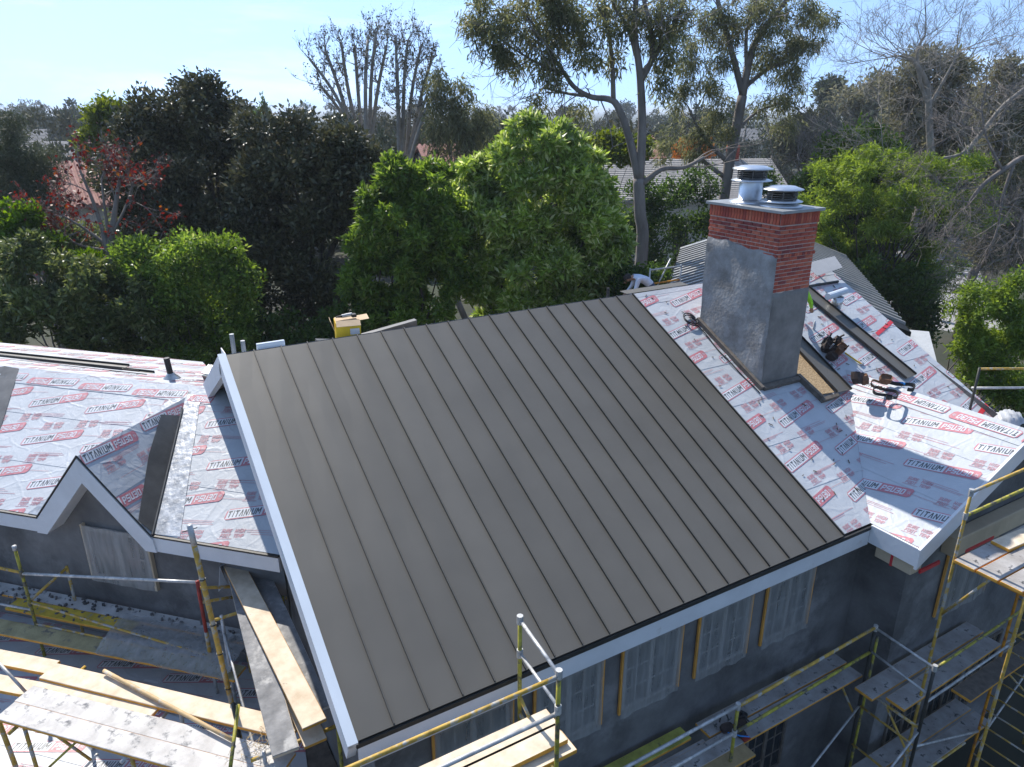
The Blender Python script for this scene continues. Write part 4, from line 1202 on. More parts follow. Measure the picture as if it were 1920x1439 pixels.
# blue spirit level, vent pipes at the left end of the ridge
lv = MB(); c = Vector((1.98, 11.10, 8.14)); lv.boxa(c, c + Vector((.42, .06, .14)))
lvo = lv.build('spirit_level', M_PALEB, bevel=.006); tag(lvo, 'pale blue box level on the left end of the main ridge', 'level')
for (x, y, h, lab) in ((1.66, 11.22, .34, 'taller dark vent pipe behind the left end of the main ridge'), (1.80, 11.20, .22, 'shorter dark vent pipe behind the left end of the main ridge')):
    b_ = MB(); b_.tube([(x, y, 8.0), (x, y, 8.12 + h)], .035, 10); tag(b_.build('vent_pipe', M_CAP), lab, 'pipe', 'vent pipes by the ridge')
b_ = MB(); b_.tube([(8.62, 11.1, 8.0), (8.62, 11.1, 8.38)], .03, 8); tag(b_.build('vent_pipe', M_BLACK), 'thin dark pipe behind the ridge left of the white-shirted worker', 'pipe', 'vent pipes by the ridge')
# unfinished ridge flashing beside the worker
b_ = MB(); b_.slab([(9.0, 10.985, 8.232), (10.6, 10.985, 8.236), (10.6, 11.22, 8.246), (9.0, 11.22, 8.240)], (0, 0, .008)); tag(b_.build('ridge_flashing', M_METAL), 'pale bronze ridge flashing laid in front of the white-shirted worker', 'flashing')

# left wing: metal lengths lying along the ridge, vent pipe, bent flashing
for k, (y0, y1, xe, nn) in enumerate(((662, 690, 236, 0), (668, 703, 283, 1), (676, 702, 255, 2))):
    a = at(-40, y0, 6.82 - .015 * k); b = at(xe, y1, 6.86 - .015 * k)
    a = Vector(a); b = Vector(b); t = (b - a).normalized(); s = Vector((t.y, -t.x, 0))
    root = empty('roof_trim', a)
    mb = MB(a); W = .10
    mb.hexa([a - s * W, a + s * W, b + s * W, b - s * W, a - s * W + ZD * .012, a + s * W + ZD * .012, b + s * W + ZD * .012, b - s * W + ZD * .012]); mb.build('pan', M_FLASHD, root)
    for sg in (-1, 1):
        mb = MB(a); c0 = a + s * sg * W; c1 = b + s * sg * W
        mb.hexa([c0 - s * .005, c0 + s * .005, c1 + s * .005, c1 - s * .005, c0 - s * .005 + ZD * .05, c0 + s * .005 + ZD * .05, c1 + s * .005 + ZD * .05, c1 - s * .005 + ZD * .05]); mb.build('upstand', M_METAL_DK, root)
    tag(root, ['rearmost dark metal length lying along the left wing ridge', 'longest dark metal length lying along the left wing ridge', 'middle dark metal length lying along the left wing ridge'][k], 'metal trim', 'metal lengths on the left wing')
vp = empty('vent_pipe', at(322, 711, 6.88)); c = Vector(vp.location)
b_ = MB(c); b_.tube([c, c + Vector((-.03, 0, .42))], .055, 12); b_.build('pipe', M_BLACK, vp)
b_ = MB(c); b_.lathe(c, [(.17, -.01), (.14, .03), (.07, .10), (.065, .12)], 14); b_.build('boot', M_FLASH, vp, smooth=True)
tag(vp, 'black vent pipe with a grey boot standing on the left wing roof', 'pipe')
bf = empty('bent_flashing', at(378, 706, 6.95)); c = Vector(bf.location)
for (p, q, wv, m) in (((0, 0, .06), (.42, -.42, .02), (.16, .14, .10), M_FLASH), ((-.12, .10, .02), (.5, -.62, .02), (.05, .05, .0), M_FLASH), ((.0, -.06, .03), (.34, -.40, -.02), (.02, .0, -.09), M_FLASHD)):
    b_ = MB(c); P = c + Vector(p); Q = c + Vector(q); W = Vector(wv); b_.slab([P, Q, Q + W, P + W], (0, 0, .008)); b_.build('flashing_leaf', m, bf)
tag(bf, 'crumpled shiny flashing at the corner between left wing and main gable', 'flashing')
# ================================================================ scaffolding
TR = .024
class Scaf:
    def __init__(s, name, label, base, group='scaffold frames round the house'):
        s.r = empty(name, base); s.o = Vector(base); tag(s.r, label, 'scaffold', group)
    def t(s, name, a, b, m=M_YEL, r=TR, seg=8):
        mb = MB(s.o); a = Vector(a); b = Vector(b)
        n = max(2, int((b - a).length / .6) + 1)
        mb.tube([a.lerp(b, i / (n - 1)) for i in range(n)], r, seg)
        return mb.build(name, m, s.r, smooth=True)
    def clamp(s, p, m=M_TUBEDK):
        mb = MB(s.o); p = Vector(p)
        mb.tube([p - ZD * .05, p + ZD * .05], .036, 8); mb.build('coupler', m, s.r)
def V3(P, z=None): return Vector((P[0], P[1], P[2] if z is None else z))
def onpost(P, py): return Vector((P[0], P[1], zat(P, py)))
def plank(name, label, a, b, width=.28, th=.05, top=M_PLANK, edge=M_EDGE, group='scaffold planks', sag=0.0):
    a = Vector(a); b = Vector(b); t = (b - a).normalized(); s = t.cross(ZD).normalized(); n = s.cross(t).normalized()
    if n.z < 0: n = -n
    hw = width / 2; mb = MB(a); NS = 8
    vs = []; fs = []; ms = []
    for i in range(NS + 1):
        c = a.lerp(b, i / NS) - n * (sag * math.sin(math.pi * i / NS))
        for (x, y) in ((-hw, -th), (hw, -th), (hw, 0), (-hw, 0)):
            vs.append(c + s * x + n * y)
    mb.add(vs, [], 0)
    for i in range(NS):
        for k in range(4):
            k2 = (k + 1) % 4
            mb.f.append([i * 4 + k, i * 4 + k2, (i + 1) * 4 + k2, (i + 1) * 4 + k]); mb.m.append(0 if k in (0, 2) else 1)
    mb.f.append([3, 2, 1, 0]); mb.m.append(1)
    mb.f.append([NS * 4 + k for k in range(4)]); mb.m.append(1)
    o = mb.build(name, [top, edge]); o.location = a
    bv = o.modifiers.new('bevel', 'BEVEL'); bv.width = .006; bv.segments = 1; bv.limit_method = 'ANGLE'
    tag(o, label, 'plank', group)
    return o

# --- scaffold on the low roof at the left
L1 = at(85, 1235, FZ + .03); L3 = at(408, 1305, FZ + .03)
sc = Scaf('scaffold', 'yellow tube scaffold on the low roof in front of the left wing', LW(8.5, -7.0, FZ))
p1t = onpost(L1, 1030)
sc.t('post', V3(L1), p1t, M_YELG); sc.t('pin', p1t - ZD * .02, p1t + ZD * .06, M_TUBE, .034)
p3t = onpost(L3, 1090)
sc.t('post', V3(L3), onpost(L3, 1250), M_TUBE); sc.t('post', onpost(L3, 1262), p3t, M_RUSTRED, .026); sc.t('post', onpost(L3, 1232), onpost(L3, 1185), M_YEL, .03)
IL = Vector(at(150, 1105, FZ + .95)); IL = LW(IL.dot(WD), -7.98, 0)
il = onpost(IL, 1062); ilb = V3(IL, FZ)
sc.t('post', ilb, il, M_YEL)
sc.t('crossbar', onpost(L1, 1128), il - ZD * .03, M_YEL)
sc.t('rail', onpost(L1, 1068) + WD * 2.6, onpost(L1, 1074), M_YEL); sc.t('rail', onpost(L1, 1076), p3t - ZD * .02, M_TUBE)
sc.t('brace', onpost(L1, 1130), onpost(L3, 1231), M_YEL, .018); sc.t('brace', onpost(L1, 1170), onpost(L3, 1240), M_YEL, .018)
sc.t('rail', onpost(L1, 1148) + WD * 2.6, onpost(L1, 1144), M_TUBE, .02)
IR = LW(Vector(L3).dot(WD) - .25, -7.95, 0)
ir = onpost(IR, 1100)
sc.t('post', V3(IR, FZ), ir, M_YEL); sc.t('crossbar', p3t - ZD * .12, ir, M_YEL); sc.t('crossbar', onpost(L3, 1130), onpost(IR, 1118), M_YEL)
for P, py in ((L1, 1076), (L1, 1130), (L3, 1232)): sc.clamp(onpost(P, py), M_YELG)
# tall pole in front
pole = empty('scaffold_pole', (.66, 8.5, FZ)); tag(pole, 'tall worn yellow and white pole standing in front of the left wing eave', 'scaffold pole')
b_ = MB(pole.location); P0, P1 = Vector((.66, 8.5, FZ)), Vector((.487, 8.5, 6.95))
b_.tube([P0.lerp(P1, k / 8) for k in range(9)], .034, 10); b_.build('tube', M_YEL, pole, smooth=True)
b_ = MB(pole.location); c = P0.lerp(P1, .93); b_.tube([c, P1 + (P1 - P0).normalized() * .01], .036, 10); b_.build('grey_end', M_TUBE, pole, smooth=True)
for k in (.35, .50, .62, .80):
    c = P0.lerp(P1, k); b_ = MB(pole.location); b_.tube([c - ZD * .006, c + ZD * .006], .042, 10); b_.build('wire_tie', M_TUBEDK, pole)
b_ = MB(pole.location); c = P1 - ZD * .06; b_.tube([c - Vector((.09, 0, 0)), c + Vector((.08, .02, 0))], .006, 6); b_.build('pin', M_TUBEDK, pole)
# short front posts below the tall pole
FP = at(440, 1335, 4.62)
sc2 = Scaf('scaffold', 'front scaffold frame under the sunlit planks at the lower left corner', LW(7, -5.8, FZ))
sc2.t('post', V3(FP, FZ), V3(FP, 4.75), M_TUBEDK, .026)
sc2.t('handrail_stub', at(432, 1439, 4.75), at(447, 1322, 4.95), M_YELG, .022)
for (wp_, np_) in ((7.75, -5.3), (7.75, -6.1), (6.1, -5.25), (6.1, -6.1), (4.6, -5.2), (4.5, -6.0)):
    sc2.t('post', LW(wp_, np_, FZ - .1), LW(wp_, np_, 4.43), M_YEL if np_ > -5.5 else M_TUBE)
sc2.t('bearer', LW(7.75, -5.1, 4.42), LW(7.75, -6.3, 4.42), M_YEL); sc2.t('bearer', LW(6.1, -5.1, 4.42), LW(6.1, -6.2, 4.42), M_TUBE); sc2.t('bearer', LW(4.6, -5.0, 4.42), LW(4.5, -6.1, 4.42), M_TUBE)
sc2.t('brace', at(95, 1372, 4.2), at(170, 1425, 3.5), M_YEL, .02); sc2.t('brace', at(150, 1385, 4.1), at(92, 1439, 3.6), M_YELG, .016)
sc2.t('brace', at(160, 1439, 3.15), at(182, 1415, 3.4), M_TUBE, .02)
sc2.t('post', at(30, 1439, 3.7), at(-5, 1345, 4.45), M_YEL, .03)
sc2.t('brace', at(-10, 1235, 4.75), at(50, 1300, 4.40), M_TUBE, .02)
# sunlit planks
plank('plank', 'frontmost cement-stained plank of the sunlit deck at lower left', LW(8.05, -5.34, 4.5), LW(4.1, -5.26, 4.5), .29, top=M_PLANKG)
plank('plank', 'second cement-stained plank of the sunlit deck at lower left', LW(8.06, -5.63, 4.5), LW(4.15, -5.55, 4.5), .29, top=M_PLANKG)
plank('plank', 'narrow clean plank half under the yellow tube on the sunlit deck', LW(8.05, -5.86, 4.49), LW(6.2, -5.82, 4.49), .20, top=M_PLANK)
plank('plank', 'rear cream plank of the sunlit deck at lower left', LW(8.07, -6.02, 4.53), LW(4.3, -5.97, 4.53), .29, top=M_PLANK)
plank('plank', 'dark cement-covered plank lying on the low roof behind the sunlit deck', LW(9.2, -7.05, 3.22), LW(5.4, -7.0, 3.22), .25, top=M_PLANKD, edge=M_PLANKD)
plank('plank', 'upper short plank running off the left edge beside the sunlit deck', LW(8.2, -6.20, 4.40), LW(11.0, -6.12, 4.40), .26, top=M_PLANK)
plank('plank', 'lower short plank running off the left edge beside the sunlit deck', LW(8.15, -5.82, 4.38), LW(11.0, -5.7, 4.38), .26, top=M_PLANK)
lt = empty('loose_tube', at(195, 1258, 4.59)); a = Vector(lt.location); b = Vector(at(436, 1388, 4.56))
b_ = MB(a); b_.tube([a.lerp(b, k / 6) for k in range(7)], .026, 10); b_.build('tube', mat('tube_tan', (.52, .36, .18), rough=.7, var=.2, scale=6, col3=(.5, .48, .44), c3scale=4), lt, smooth=True)
tag(lt, 'tan painted scaffold tube lying slantwise across the sunlit planks', 'scaffold tube')
# walkway planks along the left wing wall
plank('plank', 'rear grey plank of the walkway along the left wing wall', LW(13.5, -7.95, 3.92), LW(6.3, -7.93, 3.92), .27, top=M_PLANKG)
plank('plank', 'yellow painted plank of the walkway along the left wing wall', LW(10.6, -7.63, 3.95), LW(8.2, -7.63, 3.95), .27, top=mat('plank_yellow', (.55, .38, .04), rough=.8, var=.25, scale=4, col3=(.3, .28, .2), c3scale=5))
plank('plank', 'front olive plank of the walkway along the left wing wall', LW(13.0, -7.22, 3.80), LW(6.1, -7.32, 3.80), .30, top=mat('plank_olive', (.36, .32, .16), rough=.9, var=.3, scale=3, col2=(.46, .40, .22), bump=.3, col3=(.16, .15, .12), c3scale=5))
# plastic sheet draped over the walkway
vs = []; NX, NY = 26, 14
for j in range(NY + 1):
    for i in range(NX + 1):
        w_ = 8.5 - 2.3 * i / NX; n_ = -7.85 + .75 * j / NY
        z = 3.985 if n_ < -7.5 else 3.985 - .62 * ((n_ + 7.5) / .4) ** 1.5 * .35
        z += .018 * math.sin(i * 1.7 + j * .6) + .012 * math.sin(i * .6 + j * 1.9) + RNG.uniform(0, .012)
        if n_ > -7.2: z -= .05
        vs.append(LW(w_, n_ + .02 * math.sin(i), max(z, 3.83)))
b_ = MB(); b_.add(vs, [(j * (NX + 1) + i, j * (NX + 1) + i + 1, (j + 1) * (NX + 1) + i + 1, (j + 1) * (NX + 1) + i) for j in range(NY) for i in range(NX)])
tag(b_.build('plastic_sheet', M_FILM, smooth=True), 'crumpled clear plastic sheet draped over the left walkway planks', 'plastic sheet')
# planks beside the main gable wall
plank('plank', 'cement-crusted grey plank on the left of the stack beside the main gable', at(447, 1078, 4.92), at(536, 1410, 4.72), .30, top=M_PLANKD, edge=M_PLANK)
plank('plank', 'clean spotted wooden plank on top of the stack beside the main gable', at(438, 1057, 5.02), at(590, 1357, 4.86), .29, top=M_PLANK)
plank('plank', 'stained grey plank on the right of the stack beside the main gable', at(482, 1062, 4.93), at(600, 1330, 4.74), .27, top=M_PLANKD, edge=M_PLANKG)
plank('plank', 'yellow edged plank lowest in the stack beside the main gable', at(500, 1180, 4.80), at(592, 1392, 4.64), .27, top=M_PLANK)
sc3 = Scaf('scaffold', 'scaffold bearers under the plank stack beside the main gable', Vector((1.2, 8, FZ)))
for v_ in (7.0, 9.6):
    for u_ in (.75, 1.62):
        sc3.t('post', (u_, v_, FZ - .05), (u_, v_, 4.66 if v_ < 8 else 4.80), M_TUBE if u_ < 1 else M_YELG)
    sc3.t('bearer', (.6, v_, 4.60 if v_ < 8 else 4.76), (1.68, v_, 4.60 if v_ < 8 else 4.76), M_YEL)
sc3.t('brace', (.75, 9.6, 4.5), (.75, 7.0, 3.4), M_TUBE, .018)
# corner of membrane hanging over the plank tops
b_ = MB(); a = Vector(at(437, 1048, 5.06)); 
vs = [a + Vector((-.22, -.12, .0)), a + Vector((.16, .02, .02)), a + Vector((.16, .10, -.02)), a + Vector((-.18, .0, -.04)), a + Vector((-.30, -.22, -.36)), a + Vector((-.16, -.16, -.30))]
b_.add(vs, [(0, 1, 2, 3), (0, 3, 5, 4)]); so = b_.build('underlayment_scrap', [M_MEMB]); sd = so.modifiers.new('solid', 'SOLIDIFY'); sd.thickness = .006
tag(so, 'scrap of white underlayment hanging over the plank ends by the left wing eave', 'scrap')
# white tile-like scrap and hay on the low roof
b_ = MB(); c = [at(x, y, FZ + .06) for (x, y) in ((278, 1262), (304, 1263), (297, 1284), (270, 1279))]; b_.slab(c[::-1], (0, 0, .02)); tag(b_.build('white_board', M_INKW), 'small square white board lying on the shaded low roof', 'board')
M_STRAW = mat('straw', (0.45, 0.33, 0.16), rough=.9, var=.3)
b_ = MB()
c0 = Vector(at(484, 1405, 4.53))
for k in range(70):
    p = c0 + Vector((RNG.gauss(0, .12), RNG.gauss(0, .14), .004)); d_ = Vector((RNG.uniform(-1, 1), RNG.uniform(-1, 1), RNG.uniform(0, .3))).normalized() * RNG.uniform(.05, .14)
    b_.tube([p, p + d_ * .5 + Vector((0, 0, .012)), p + d_], .0025, 3, cap=False)
tag(b_.build('straw', M_STRAW), 'loose straw scattered at the end of the sunlit planks', 'straw', kind='stuff')
# cement crumbs on the dark walkway
b_ = MB()
for k in range(260):
    w_ = RNG.uniform(6, 13); n_ = RNG.uniform(-8.05, -7.5); s = RNG.uniform(.012, .05)
    b_.box(LW(w_, n_, 3.93 + s * .3), (s, s * RNG.uniform(.6, 1.4), s * .6), rrot(RNG.uniform(0, 3), RNG.uniform(0, 3), RNG.uniform(0, 3)))
tag(b_.build('cement_crumbs', M_STUCCO), 'dark cement crumbs littering the left walkway', 'rubble', kind='stuff')

# --- scaffold tower in front of the main eave
C1 = at(975, 1160, 6.55); C2 = at(1048, 1262, 6.55)
sc4 = Scaf('scaffold', 'scaffold tower with white top bar rising in front of the main eave', (C1[0], 5.0, 0))
sc4.t('post', V3(C1, 0), V3(C1), M_YELG); sc4.t('post', V3(C2, 0), V3(C2), M_YELG)
sc4.t('guard_bar', V3(C1) - ZD * .02, V3(C2) - ZD * .02, M_TUBE, .020)
sc4.t('guard_bar', onpost(C1, 1225), onpost(C2, 1325), M_TUBE, .018)
C3 = V3(C2) + Vector((-3.0, 0, 0)); C4 = V3(C1) + Vector((-3.0, 0, 0))
sc4.t('rail', V3(C2) - ZD * .04, C3 + Vector((-.3, 0, -.04)), M_YEL, .022)
sc4.t('rail', onpost(C2, 1338), V3(C3, zat(C2, 1338)), M_TUBE, .022)
sc4.t('post', V3(C3, 0), C3, M_YELG); sc4.t('post', V3(C4, 0), V3(C4, 5.0), M_YEL)
zpl = zat((C2[0], C2[1] + .5, 0), 1372)
sc4.t('bearer', V3(C1, zpl - .12), V3(C2, zpl - .12), M_YEL); sc4.t('bearer', V3(C4, zpl - .12), V3(C3, zpl - .12), M_YEL)
sc4.t('knee', onpost(C1, 1305), V3(C1, zpl - .1) + Vector((.0, -.35, 0)), M_YEL, .02)
for P, py in ((C1, 1162), (C1, 1225), (C2, 1264), (C2, 1330)): sc4.clamp(onpost(P, py), M_TUBE)
for k, (dv, lab) in enumerate(((.42, 'upper rear clean plank on the scaffold tower by the main eave'), (.20, 'upper front clean plank on the scaffold tower by the main eave'))):
    plank('plank', lab, (C2[0] + .32 - .03 * k, C2[1] + dv + .14, zpl), (C2[0] - 3.2, C2[1] + dv + .14, zpl), .26, .055, top=M_PLANK)
plank('plank', 'lower plank beneath the clean planks on the scaffold tower', (C2[0] + .34, C2[1] + .26, zpl - .075), (C2[0] - 3.2, C2[1] + .26, zpl - .075), .30, .05, top=M_PLANK)

# --- scaffold along the main front wall, right
S1 = (6.50, 5.12, 0); S2 = (9.50, 5.17, 0); S3 = (9.50, 4.22, 0); S0 = (3.5, 5.1, 0); S1b = (6.5, 4.2, 0)
ZW = 3.12
sc5 = Scaf('scaffold', 'scaffold bay along the shaded front wall under the row of windows', (8.0, 4.7, 0))
sc5.t('post', V3(S1, 0), V3(S1, 4.13), M_YELG); sc5.t('post', V3(S2, 0), V3(S2, 4.16), M_TUBEDK, .028); sc5.t('post', V3(S3, 0), V3(S3, 4.12), M_TUBEDK, .026)
sc5.t('post', V3((9.56, 5.14)[:2] + (0,), 0), Vector((9.56, 5.14, 3.95)), M_YELG, .022)
sc5.t('rail', V3(S1, 4.08), V3(S2, 4.13), M_YEL); sc5.t('rail', V3(S1, 3.62), V3(S2, 3.66), M_YELG)
sc5.t('rail', V3(S0, 4.08), V3(S1, 4.10), M_TUBE); sc5.t('rail', V3(S0, 3.60), V3(S1, 3.63), M_TUBE)
sc5.t('guard_bar', V3(S2, 4.12), V3(S3, 4.08), M_TUBE, .02); sc5.t('guard_bar', V3(S2, 3.68), V3(S3, 3.60), M_TUBE, .018)
sc5.t('bearer', V3(S2, 2.95), V3(S3, 2.95), M_YEL); sc5.t('bearer', V3(S1, 2.95), Vector((6.5, 4.2, 2.95)), M_YEL)
sc5.t('post', V3(S1b, 0), V3(S1b, 2.98), M_YEL)
for (uu, zz) in ((9.5, 2.6), (9.5, 1.8), (6.5, 2.6), (6.5, 1.8)):
    sc5.t('crossbar', (uu, 5.15, zz), (uu, 4.22, zz), M_YEL, .018)
sc5.t('brace', (9.5, 4.22, 2.9), (6.5, 4.22, .6), M_TUBE, .018); sc5.t('brace', (9.5, 4.22, .6), (6.5, 4.22, 2.9), M_TUBE, .018)
sc5.t('brace', (9.5, 5.16, 2.6), (7.3, 5.16, .9), M_TUBE, .018)
sc5.t('ledger', (8.3, 4.12, 2.05), (10.9, 4.14, 2.0), M_YEL, .022)
sc5.t('knee', (9.5, 4.22, 2.3), (9.5, 4.75, 2.92), M_YEL, .018); sc5.t('knee', (9.5, 5.17, 2.3), (9.5, 5.75, 3.0), M_YEL, .018)
for P, z in ((S1, 4.09), (S2, 4.12), (S3, 4.08), (S1, 3.62)): sc5.clamp(V3(P, z), M_TUBE)
for (u0, u1, v, lab, tp) in ((6.55, 9.62, 5.72, 'inner shade-darkened grey plank of the walkway under the windows', M_PLANKS), (5.6, 9.58, 5.40, 'outer shade-darkened grey plank of the walkway under the windows', M_PLANKS), (2.2, 6.45, 5.46, 'left stained plank of the walkway under the windows', M_PLANKS), (2.2, 6.9, 5.17, 'outermost orange edged plank of the walkway under the windows', mat('plank_ochre', (.33, .24, .12), rough=.9, var=.3, scale=3, bump=.3))):
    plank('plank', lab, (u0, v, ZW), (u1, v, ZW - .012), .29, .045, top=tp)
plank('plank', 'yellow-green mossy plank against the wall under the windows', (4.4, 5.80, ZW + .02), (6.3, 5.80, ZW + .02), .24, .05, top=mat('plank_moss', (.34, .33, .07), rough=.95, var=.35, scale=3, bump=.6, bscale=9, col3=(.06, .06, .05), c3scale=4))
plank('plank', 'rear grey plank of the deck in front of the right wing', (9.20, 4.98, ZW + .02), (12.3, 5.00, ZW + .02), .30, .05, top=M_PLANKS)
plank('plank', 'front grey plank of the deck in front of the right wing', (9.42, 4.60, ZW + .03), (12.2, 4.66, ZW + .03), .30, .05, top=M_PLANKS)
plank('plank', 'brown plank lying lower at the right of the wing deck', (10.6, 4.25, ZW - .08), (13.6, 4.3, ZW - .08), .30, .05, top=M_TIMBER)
# tool bag on the walkway
tb2 = empty('tool_bag', (6.95, 5.48, ZW)); C0 = Vector(tb2.location)
for (dx, dy, sx, sy, sz, m) in ((-.10, .06, .20, .14, .10, M_LEATH), (.12, .02, .18, .16, .10, M_LEATH), (.26, .10, .16, .12, .09, M_BLACK), (0, -.12, .14, .10, .07, M_LEATH)):
    pouch(tb2, C0 + Vector((dx, dy, 0)), (sx, sy, sz), rrot(.3, .3 * dx * 5, dx * 3), m)
b_ = MB(C0); b_.tube([C0 + Vector((-.2, -.05, .1)), C0 + Vector((-.1, -.2, .12)), C0 + Vector((.06, -.22, .04))], .010, 6); b_.build('blue_strap', M_BLUE, tb2)
b_ = MB(C0); b_.boxa(C0 + Vector((-.04, -.24, .0)), C0 + Vector((.08, -.16, .02))); b_.build('red_cloth', M_RUSTRED, tb2)
for k in range(6):
    c = C0 + Vector((RNG.uniform(-.2, .3), RNG.uniform(-.1, .15), .1)); b_ = MB(C0); b_.tube([c, c + Vector((RNG.uniform(-.15, .15), RNG.uniform(-.15, .15), .12))], .012, 6); b_.build('tool_handle', M_BLACK, tb2)
tag(tb2, 'dark tool bag with red cloth on the shaded walkway under the windows', 'tool bag')

# --- scaffold frames at the right edge, in front of the wing
S4 = atv(1822, 920, 4.50); z4 = S4[2]
sc6 = Scaf('scaffold', 'ladder scaffold frames at the right edge in front of the wing', (12, 4.3, 0))
S4p = (S4[0], 4.50, 0)
sc6.t('post', V3(S4p, 0), V3(S4p, z4), M_YEL); sc6.t('rail', V3(S4p, z4 - .03), V3(S4p, z4 - .03) + Vector((3.0, 0, 0)), M_YEL)
z4b = zat(S4p, 968); sc6.t('rail', V3(S4p, z4b), V3(S4p, z4b) + Vector((3.0, 0, 0)), M_YELG)
sc6.clamp(V3(S4p, z4 - .03), M_TUBE); sc6.clamp(V3(S4p, z4b), M_TUBE)
zU = zat((S4p[0] + .3, 4.3, 0), 1045)
S5 = (S4p[0], 3.55, 0)
sc6.t('bearer', V3(S4p, zU - .07), V3(S5, zU - .07), M_ORANGE); sc6.t('post', V3(S5, 0), V3(S5, zU + .03), M_YEL)
sc6.t('knee', V3(S4p, zU - 1.0), V3(S4p, zU - .08) + Vector((0, -.5, 0)), M_YEL, .02)
for k, (dv, lab) in enumerate(((-.18, 'rear grey plank of the upper deck at the right edge'), (-.48, 'middle grey plank of the upper deck at the right edge'), (-.78, 'front orange edged plank of the upper deck at the right edge'))):
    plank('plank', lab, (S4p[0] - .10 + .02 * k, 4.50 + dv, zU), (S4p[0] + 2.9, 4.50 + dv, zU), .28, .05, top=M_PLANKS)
plank('plank', 'short wooden offcut lying across the upper deck at the right edge', (S4p[0] + .75, 4.30, zU + .055), (S4p[0] + 2.2, 4.22, zU + .055), .26, .05, top=M_PLANK)
F1 = at(1918, 1083, 4.6)
def ladder(P, Q, z0, z1, m1, m2):
    sc6.t('post', V3(P, z0), V3(P, z1), m1); sc6.t('post', V3(Q, z0), V3(Q, z1), m2)
    z = z0 + .25
    while z < z1:
        sc6.t('rung', V3(P, z), V3(Q, z), M_YEL, .014, 6); z += .33
Fa = (F1[0], F1[1], 0); Fb = (F1[0] + .02, F1[1] - .78, 0)
ladder(Fa, Fb, 0, 4.75, M_ORANGE, M_YEL)
Fc = (F1[0] + 2.1, F1[1], 0); Fd = (F1[0] + 2.1, F1[1] - .78, 0)
ladder(Fc, Fd, 0, 4.75, M_YEL, M_YEL)
sc6.t('brace', V3(Fa, 2.9), V3(Fc, 1.0), M_YEL, .018); sc6.t('brace', V3(Fa, 1.0), V3(Fc, 2.9), M_TUBE, .018)
sc6.t('brace', V3(Fa, 1.4), V3(S3, 2.6), M_TUBE, .018); sc6.t('brace', V3(Fa, 3.3), V3(Fc, 3.2), M_YEL, .02)
sc6.t('rail', V3(S3, 4.06), (F1[0], 4.3, 4.06), M_YELG, .02); sc6.t('rail', V3(S3, 3.45), (F1[0], 4.28, 3.45), M_TUBE, .02)
# lower deck
for k, v in enumerate((4.9, 4.55)):
    plank('plank', ['inner shade-darkened plank of the lowest deck at lower right', 'outer shade-darkened plank of the lowest deck at lower right'][k], (7.2 + k * .6, v, 1.45), (12.4, v, 1.45), .29, .05, top=M_PLANKS)
# rubbish sheet on the upper right
P_ = at(1895, 772, 6.2)
b_ = MB(); vs = []; NX = 12
for j in range(NX + 1):
    for i in range(NX + 1):
        x, y = (i / NX - .5) * .6, (j / NX - .5) * .5
        r_ = 1 - (x / .32) ** 2 - (y / .27) ** 2
        vs.append((P_[0] + x, P_[1] + y, P_[2] - .25 + .24 * max(0, r_) ** .5 + .05 * math.sin(i * 1.9) * math.sin(j * 1.3)))
b_.add(vs, [(j * (NX + 1) + i, j * (NX + 1) + i + 1, (j + 1) * (NX + 1) + i + 1, (j + 1) * (NX + 1) + i) for j in range(NX) for i in range(NX)])
tag(b_.build('plastic_bundle', mat('dull_plastic', (.42, .43, .44), rough=.4), smooth=True), 'white plastic bundle beyond the wing ridge at the right edge', 'plastic bundle')
# far right guard rails beyond the wing
G1 = at(1830, 720, 6.9)
sc7 = Scaf('scaffold', 'two yellow guard rails beyond the wing roof at the right edge', (G1[0], G1[1], 0))
gp = Vector((G1[0], G1[1], 0)); sc7.t('post', gp, (G1[0], G1[1], zat(gp, 690)), M_TUBEDK, .024)
ga = at(1838, 692, zat(gp, 705)); sc7.t('rail', ga, Vector(ga) + Vector((1.6, -.9, 0)), M_YEL); 
gb = at(1822, 728, zat(gp, 735)); sc7.t('rail', gb, Vector(gb) + Vector((1.6, -.9, 0)), M_TUBE)
# small scaffold behind the main ridge
K = Vector((12.95, 14.9, 0)); sc8 = Scaf('scaffold', 'small rusty scaffold frame behind the ridge next to the worker', K)
for dx in (0, 1.1): sc8.t('post', K + Vector((dx, 0, 0)), K + Vector((dx, 0, 7.65)), M_TUBE)
sc8.t('rail', K + Vector((0, 0, 7.6)), K + Vector((1.1, 0, 7.6)), M_TUBE); sc8.t('rail', K + Vector((0, 0, 7.22)), K + Vector((1.1, 0, 7.22)), M_ORANGE); sc8.t('brace', K + Vector((.15, 0, 6.9)), K + Vector((.7, 0, 7.85)), M_TUBE, .02)
